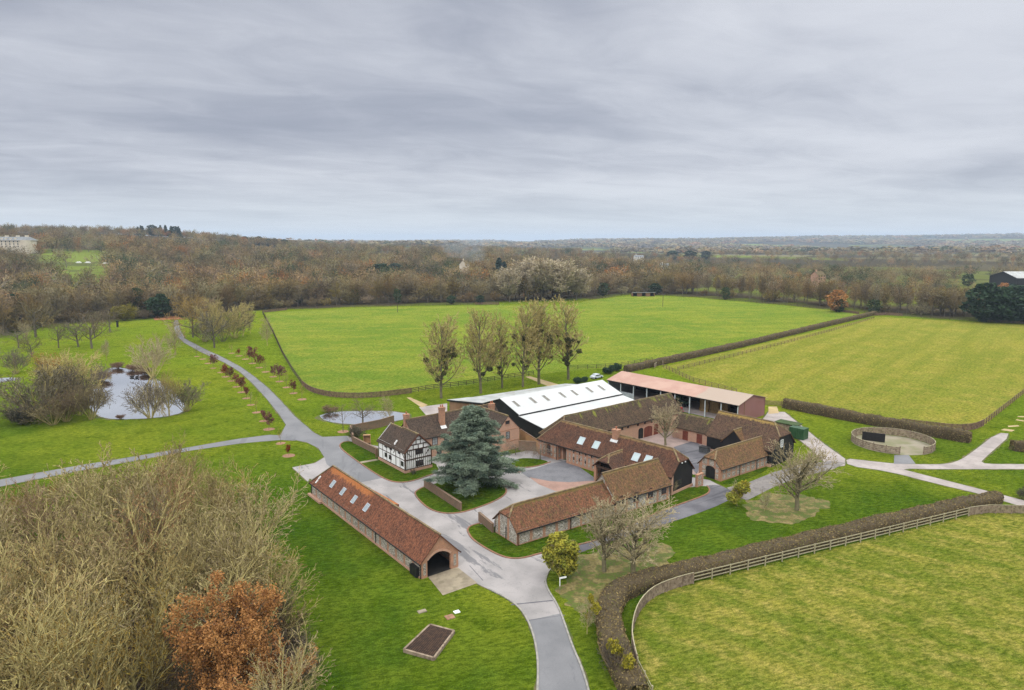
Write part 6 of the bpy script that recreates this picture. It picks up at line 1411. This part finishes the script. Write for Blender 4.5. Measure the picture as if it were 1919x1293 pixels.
# ------------------------------------------------------------------ woods
for i in range(4): bare('wood%d'%i,'wood' if i==0 else 'woodround',500+i,'bark_wood','twig_wood',1,.06)
for i in range(3): bare('slim%d'%i,'woodslim',520+i,'bark_wood','twig_wood',1,.06)
for i in range(2): bare('scrub%d'%i,'scrub',540+i,'bark_wood','twig_wood',0,.06)
def single(key,mats):
    S=MESH[key][3]; sp=1
    v,f,mi=merge([(skin(S,0,1,1,.06),0),(skin(S,2,9,1,.075),1)],None); return fast_mesh(key+'_tree',v,f,mats,mi)
ONE={}
for k in list(MESH):
    if k[:4] in('wood','slim') or k[:5]=='scrub': ONE[k]=single(k,[M['bark_wood'],M['twig_wood']])
def evergreen(seed,mat,shape,n=1500,size=.5):
    rs=np.random.RandomState(seed); pts=[]
    while len(pts)<n:
        z=rs.uniform(.06,1); 
        if shape=='cone': r=.24*(1-z)**.8*(1+.25*math.sin(z*38+seed))+.01
        else: r=.36*math.sqrt(max(0,1-((z-.55)/.47)**2))*(1+.18*math.sin(seed+z*17)) if z>.1 else .05
        a=rs.uniform(0,6.283); k=rs.uniform(.55,1.05)**.6; rr=r*k*(1+.22*math.sin(a*3+z*9+seed)); pts.append((rr*math.cos(a),rr*math.sin(a),z))
    P=np.array(pts)*np.array([10,10,10.]); V,F=leaves(P,1,.12,size,seed,flat=.35); 
    T=skin([((0,0,-.2),(0,0,7.5),.22,.06,0)],0,0); v,f,mi=merge([(T,0),((V,F),1)],None)
    return fast_mesh('evergreen',v,f,[M['bark'],M[mat]],mi)
EV=[evergreen(1,'yew','round'),evergreen(2,'yew','round'),evergreen(3,'pine','cone',900),evergreen(4,'pine','cone',900),evergreen(5,'ivy','round',900),evergreen(6,'pine','round',1500)]
def plant(me,x,y,h,base,name,label,cat='tree',group=None,wide=1.0):
    z=float(height(x,y)); o=link(name,me); s=h/base; o.location=(x,y,z-.1); o.scale=(s*wide,s*wide,s); o.rotation_euler=(0,0,rnd.uniform(0,6.28)); return tag(o,label,cat,group)
def sector(x,y):
    a=x/y
    for lim,nm in ((-.60,'at the far left edge'),(-.50,'behind the far left lawn'),(-.40,'behind the drive clump'),(-.28,'behind the left end of the middle paddock'),(-.15,'behind the middle of the green paddock'),(-.03,'left behind the poplar tops'),(.08,'right behind the poplar tops'),(.19,'left of the field shelter'),(.28,'right of the field shelter'),(.40,'in the belt before the diagonal hedge end'),(.55,'in the belt behind the yellow paddock'),(9,'at the right end of the tree belt')):
        if a<lim: return nm
FRONT=[]; rw=random.Random(99)
us=-60
while us<1990:
    for row in range(3 if us<1250 else 4):
        u=us+rw.uniform(-6,6); v=float(np.interp(u,EDGE_U,EDGE_V))-1.5
        if 318<u<345: continue
        x,y=G(u,v); y2=y+6+row*8+rw.uniform(-2,3); x2=x*y2/y
        FRONT.append((x2,y2,row))
    us+=24 if us<1250 else 21
TINT={'wood':'broad bare brown tree','slim':'slim bare upright tree','scru':'low bare thicket shrub'}
nf=0
for x,y,row in FRONT:
    a=x/y
    belt=a>.27
    if row==0: k=rw.choice(['scrub0','scrub1','slim0','wood0','wood1'] if not belt else ['scrub0','slim0','slim1','slim2'])
    else: k=rw.choice(['wood0','wood1','wood2','wood3','slim0','slim1'] if not belt else ['slim0','slim1','slim2','wood1'])
    h=rw.uniform(14,20) if k[:5]!='scrub' else rw.uniform(5,9)
    if belt: h=min(h,16.5)
    tp=MESH[k][2]; sec=sector(x,y); kd=TINT[k[:4]]
    plant(ONE[k],x,y,h,tp,'woodland_tree' if k[:5]!='scrub' else 'woodland_shrub',f'{kd} on the wood edge {sec}','tree' if k[:5]!='scrub' else 'shrub',f'{kd} {sec}',rw.uniform(.95,1.3)*(1.15 if k[:4]=='wood' else 1)); nf+=1
# evergreens and special trees one can pick out
SPEC=[(230,505,486,470,0,'dark round evergreen on the hill slope below the mansion'),(1740,0,0,0,0,'')]
def farpt(u,v,y):
    return ((u-CX)/FPX*y,y)
E_=[(229,492,640,11,0,'round dark evergreen standing alone on the hill left of the drive wood',1.2),(714,500,620,19,1,'dark spreading evergreen in the wood above the middle paddock',1.6),(742,490,660,17,5,'bluish conifer topped tree beside the spreading evergreen',1.2),
 (935,480,640,24,2,'tall dark conifer right of the smoke',1.2),(945,470,650,20,3,'second dark conifer right of the smoke, slightly shorter',1.2),(868,476,700,14,2,'hazy blue conifer in the smoke',1.1),(985,478,700,17,5,'dark blue round evergreen above the pale wood',1.4),(1020,478,720,18,2,'blue conifer group member above the pale wood',1.3),(1030,478,740,16,3,'shorter blue conifer above the pale wood',1.2),
 (1138,485,900,12,5,'small dark evergreen far behind the field shelter',1.2),(1200,490,1000,10,2,'tiny dark conifer beside the white far house',1.2),(1307,482,900,15,3,'single dark conifer far behind the tree belt',1.3),(1258,470,1350,18,5,'dark flat topped pine on the far ridge, left one',1.7),(1290,470,1350,18,0,'dark flat topped pine on the far ridge, middle one',1.7),(1320,470,1370,17,5,'dark flat topped pine on the far ridge, right one',1.6),
 (560,560,460,7,4,'ivy green bush at the wood foot left of the telegraph pole',1.2),(665,555,455,10,4,'ivy covered tree at the wood foot by the telegraph pole',.8),(745,555,455,10,4,'ivy covered tree right of the telegraph pole',.7),(845,560,450,6,1,'dark holly bush at the wood foot before the poplars',1.2),(900,560,450,6,0,'second dark holly bush at the wood foot before the poplars',1.2),
 (255,570,375,16,4,'ivy covered tree in the left wood above the yellow shrub',.6),(300,585,372,13,1,'dark evergreen at the bend of the far drive',.9),(285,585,372,11,0,'dark evergreen left of the far drive bend',.9),(100,580,370,12,4,'ivy green tree in the left wood edge',.9),(20,590,345,15,1,'dark evergreen under brown trees at the left edge',.9),
 (1848,560,352,20,1,'first large dark evergreen at the right end of the tree belt',1.15),(1875,560,350,18,0,'second large dark evergreen at the right end of the tree belt',1.15),(1902,560,347,19,1,'third large dark evergreen at the right end of the tree belt',1.2),(1925,560,345,19,5,'large dark evergreen cut by the right picture edge',1.2),(1742,540,470,9,4,'dark green bush behind the right part of the belt',1.2),(1895,525,520,9,5,'dark green bush by the grey farm shed',1.3),(1812,510,620,11,4,'dark green tree left of the grey farm shed',1.2),
 (1640,585,395,8,4,'dark ivy bush where the diagonal hedge meets the belt',1.2),(1575,580,400,8,4,'dark ivy bush in the belt foot left of the hedge end',1.0),(1360,560,485,9,4,'dark ivy tree in the belt right of the shelter',.9),(1228,545,530,9,1,'dark evergreen right behind the field shelter',1.4),(1130,545,520,10,4,'ivy dark tree left behind the field shelter',1.2)]
for u,v,y,h,k,lb,wd in E_:
    x,y=farpt(u,v,y); plant(EV[k],x,y,h,10,'evergreen_tree',lb,'tree',None,wd)
# ridge-top conifers on the left hill
rc=random.Random(12); 
for i in range(34):
    u=rc.uniform(268,345) if i<15 else rc.uniform(440,545); y=rc.uniform(1230,1330); x=(u-CX)/FPX*y
    plant(EV[rc.choice((2,3,5))],x,y,rc.uniform(13,21) if u<345 else rc.uniform(10,17),10,'conifer_tree','dark conifer on the skyline of the left hill' if u<345 else 'dark conifer on the skyline above the left end of the middle paddock','tree','hill conifers' if u<345 else 'skyline conifers',1.1)
# rust oaks picked out in the wood
RUSTW=evergreen(21,'rust','round',1100,.42)
for i,(u,y,h) in enumerate(((1150,640,17),(1570,402,13),(1880,500,11),(600,620,14),(20,352,15),(463,1150,14))):
    x,_=farpt(u,0,y); plant(RUSTW,x,y,h,10,'rust_tree',['rusty brown tree in the wood behind the poplars','rusty brown tree in the belt left of the diagonal hedge end','rust red tree beside the grey farm shed','dull rusty tree in the wood above the left paddock end','reddish tree at the left picture edge','small orange tree on the skyline of the left hill'][i],'tree',None,1.15)
# the big pale grey clump at the paddock corner
bare('pale','poplar',560,'bark_wood','twig_ash',1,.11,h=26,ml=4,kids=[2.6,1.3,1.3,1.2,1],ang=[.8,.65,.6,.5,.5],ratio=[.42,.55,.56,.56,.58])
for i,(u,v,tp,wd) in enumerate(((955,566,498,1.8),(985,560,482,1.9),(1015,562,478,2.0),(1050,563,482,2.0),(1080,562,498,1.7),(1035,556,484,1.8))):
    x,y=G(u,v); q=-(tp-CY)/FPX; hh=CAM_H+(q*CP*y-SP*y)/(CP+q*SP)
    tree('pale',x,y,hh,f'pale grey bare tree in the tall clump behind the poplars, {["first","second","third","fifth","sixth","fourth"][i]} from the left',wide=wd,rz=i,group='tall pale clump behind the poplars')
# ------------------------------------------------------------------ the woods as masses
def lod(seed,kind):
    rs=np.random.RandomState(seed); T=[]
    S=MESH[kind][3]; tp=MESH[kind][2]
    tw=[s for s in S if s[4]>=2]; rs.shuffle(tw); tw=tw[:520]; ls=[s for s in S if s[4]<=1 and s[2]>.05]
    A=skin([(s[0],s[1],max(s[2],.14),max(s[3],.12),3) for s in ls],3,3); 
    tw=[(s[0],tuple(s[0][k]+(s[1][k]-s[0][k])*1.7 for k in range(3)),.125,.10,3) for s in tw]; Bq=skin(tw,3,3)
    v,f,mi=merge([(A,0),(Bq,1)],None); return v/tp,f,mi
LOD=[lod(i,k) for i,k in enumerate(('wood0','wood1','wood2','wood3','wood1','wood2','slim0'))]
def blob(seed,n=70):
    rs=np.random.RandomState(seed); d=rs.normal(0,1,(n,3)); d/=np.linalg.norm(d,axis=1,keepdims=True); d[:,2]=np.abs(d[:,2])
    c=d*np.array([.42,.42,.72])*rs.uniform(.6,1,(n,1))+np.array([0,0,.25]); V,F=leaves(c,1,.03,.11,seed); return V,F,np.ones(len(F),int)
BLOB=[blob(i) for i in range(4)]
def mass(name,pts,lods,label,mats,kind='stuff'):
    rs=np.random.RandomState(3); V=[];F=[];mi=[];cl=[];nv=0
    for x,y,h,w in pts:
        v,f,m=lods[rs.randint(len(lods))]; a=rs.uniform(0,6.283); c,s=math.cos(a),math.sin(a); q=v.copy()
        q[:,0],q[:,1]=(v[:,0]*c-v[:,1]*s)*h*w,(v[:,0]*s+v[:,1]*c)*h*w; q[:,2]=v[:,2]*h
        q+=np.array([x,y,float(height(x,y))]); V.append(q);F.append(f+nv);mi.append(m);nv+=len(v)
        g=rs.uniform(.45,1.6); tint=np.array([g*rs.uniform(.86,1.2),g,g*rs.uniform(.75,1.15),1.0])
        if rs.rand()<.10: tint=np.array([.30,.52,.42,1])*rs.uniform(.7,1.3)
        if rs.rand()<.04: tint=np.array([1.6,.9,.5,1])
        cl.append(np.tile(tint,(len(f),1)))
    me=fast_mesh(name,np.concatenate(V),np.concatenate(F),mats,np.concatenate(mi))
    at_=me.attributes.new('tint','FLOAT_COLOR','FACE'); at_.data.foreach_set('color',np.concatenate(cl).astype(np.float32).ravel())
    o=link(name,me); tag(o,None,None,None,kind); return o
def tintmat(name,c0,c1):
    m,t,b=material(name,.95); v=coords(t); a=t.n('ShaderNodeAttribute',attribute_name='tint').outputs['Color']
    t.set(b.inputs['Base Color'],t.mix(1.0,t.mix(t.ss(t.noise(v,.02,3),.35,.65),c0,c1),a,'MULTIPLY')); return m
WB=tintmat('mass_bark',(.16,.135,.105),(.13,.11,.085)); WT=tintmat('mass_twig',(.225,.172,.082),(.165,.13,.064))
rm=random.Random(8); near=[];mid=[];far=[]
def open_ground(x,y):
    a=x/y; u=CX+a*FPX
    if 84<u<215 and 540<y<820: return rm.random()<.88
    if u<78 and 720<y<815: return True
    if 1120<u<1175 and 690<y<790: return True
    if 1235<u<1275 and 740<y<850: return True
    if u>1790 and 480<y<720: return True
    if 1300<u and y>float(y_edge(a))+40 and (math.sin(x*.011+2)+math.sin(y*.013+x*.004))>.55: return True
    return False
while len(near)<2300:
    a=rm.uniform(-.80,.80); y=math.sqrt(rm.uniform(340**2,900**2)); x=a*y; ye=float(y_edge(a))
    if y<ye+26 or open_ground(x,y): continue
    if a>.27 and y<ye+95 and rm.random()<.75: continue
    if a>.27 and rm.random()<.35: continue
    near.append((x,y,rm.uniform(10.5,21) if a<.27 else rm.uniform(9,15),rm.uniform(1.0,1.45)))
while len(mid)<3000:
    a=rm.uniform(-.82,.82); y=math.sqrt(rm.uniform(880**2,2100**2)); x=a*y
    if open_ground(x,y): continue
    if y>1400 and a>.1 and math.sin(x*.006)+math.sin(y*.007+1)>.7: continue
    mid.append((x,y,rm.uniform(11,18) if a<.15 else rm.uniform(8,14),rm.uniform(1.0,1.4)))
mass('woodland',near,LOD,'',[WB,WT])
mass('distant_woodland',mid,LOD,'',[WB,WT])
while len(far)<9000:
    a=rm.uniform(-.85,.85); y=math.sqrt(rm.uniform(2000**2,8200**2)); x=a*y
    k=math.sin(x*.0035+1)+math.sin(y*.004+x*.0012)+math.sin(x*.0011-y*.0016)
    if k>.35: continue
    far.append((x,y,rm.uniform(12,22)*(1+y/9000),rm.uniform(1.2,2.2)*(1+y/6000)))
mass('hill_woodland',far,BLOB,'',[WB,WT])
# ------------------------------------------------------------------ smoke and haze
def puff():
    mb=bmesh.new(); rg=random.Random(4); y=720.0
    for i in range(34):
        f=i/33; u=905-44*f+rg.uniform(-12,12)*(.4+f); v=490-26*f+rg.uniform(-6,6); r_=(3+4.5*f)*rg.uniform(.6,1.2)
        x=(u-CX)/FPX*y; z=42-(v-450)/1279*y
        bmesh.ops.create_icosphere(mb,subdivisions=2,radius=1,matrix=Matrix.Translation((x,y+rg.uniform(-14,14),z))@Matrix.Rotation(rg.uniform(-.6,.2),4,'Y')@Matrix.Diagonal((r_*2.2,r_*1.2,r_*.7,1)))
    me=bpy.data.meshes.new('smoke'); mb.to_mesh(me); mb.free(); m=bpy.data.materials.new('smoke'); m.use_nodes=True; nt=m.node_tree; nt.nodes.clear()
    o_=nt.nodes.new('ShaderNodeOutputMaterial'); pv=nt.nodes.new('ShaderNodeVolumePrincipled'); pv.inputs['Density'].default_value=.010; pv.inputs['Color'].default_value=(.72,.86,1,1); pv.inputs['Anisotropy'].default_value=.1
    nt.links.new(pv.outputs[0],o_.inputs['Volume']); me.materials.append(m); o=link('smoke',me); o['kind']='stuff'
puff()
def haze():
    gv=bpy.data.objects['ground'].data; co=np.empty(len(gv.vertices)*3,np.float32); gv.vertices.foreach_get('co',co); co=co.reshape(-1,3); lo=co.min(0)-1; hi=co.max(0)+1
    mb=MB(); mb.box(float(lo[0]),float(hi[0]),float(lo[1]),float(hi[1]),float(lo[2]),float(hi[2])+48)
    me=bpy.data.meshes.new('haze'); me.from_pydata(mb.v,[],mb.f); m=bpy.data.materials.new('haze'); m.use_nodes=True; nt=m.node_tree; nt.nodes.clear()
    o_=nt.nodes.new('ShaderNodeOutputMaterial'); pv=nt.nodes.new('ShaderNodeVolumePrincipled'); pv.inputs['Density'].default_value=.95e-4; pv.inputs['Color'].default_value=(.66,.80,1,1); pv.inputs['Anisotropy'].default_value=0.0
    nt.links.new(pv.outputs[0],o_.inputs['Volume']); me.materials.append(m); bm=bmesh.new(); bm.from_mesh(me); bmesh.ops.remove_doubles(bm,verts=bm.verts,dist=.01); bm.to_mesh(me); bm.free()
    o=link('haze',me); o['kind']='stuff'
haze()
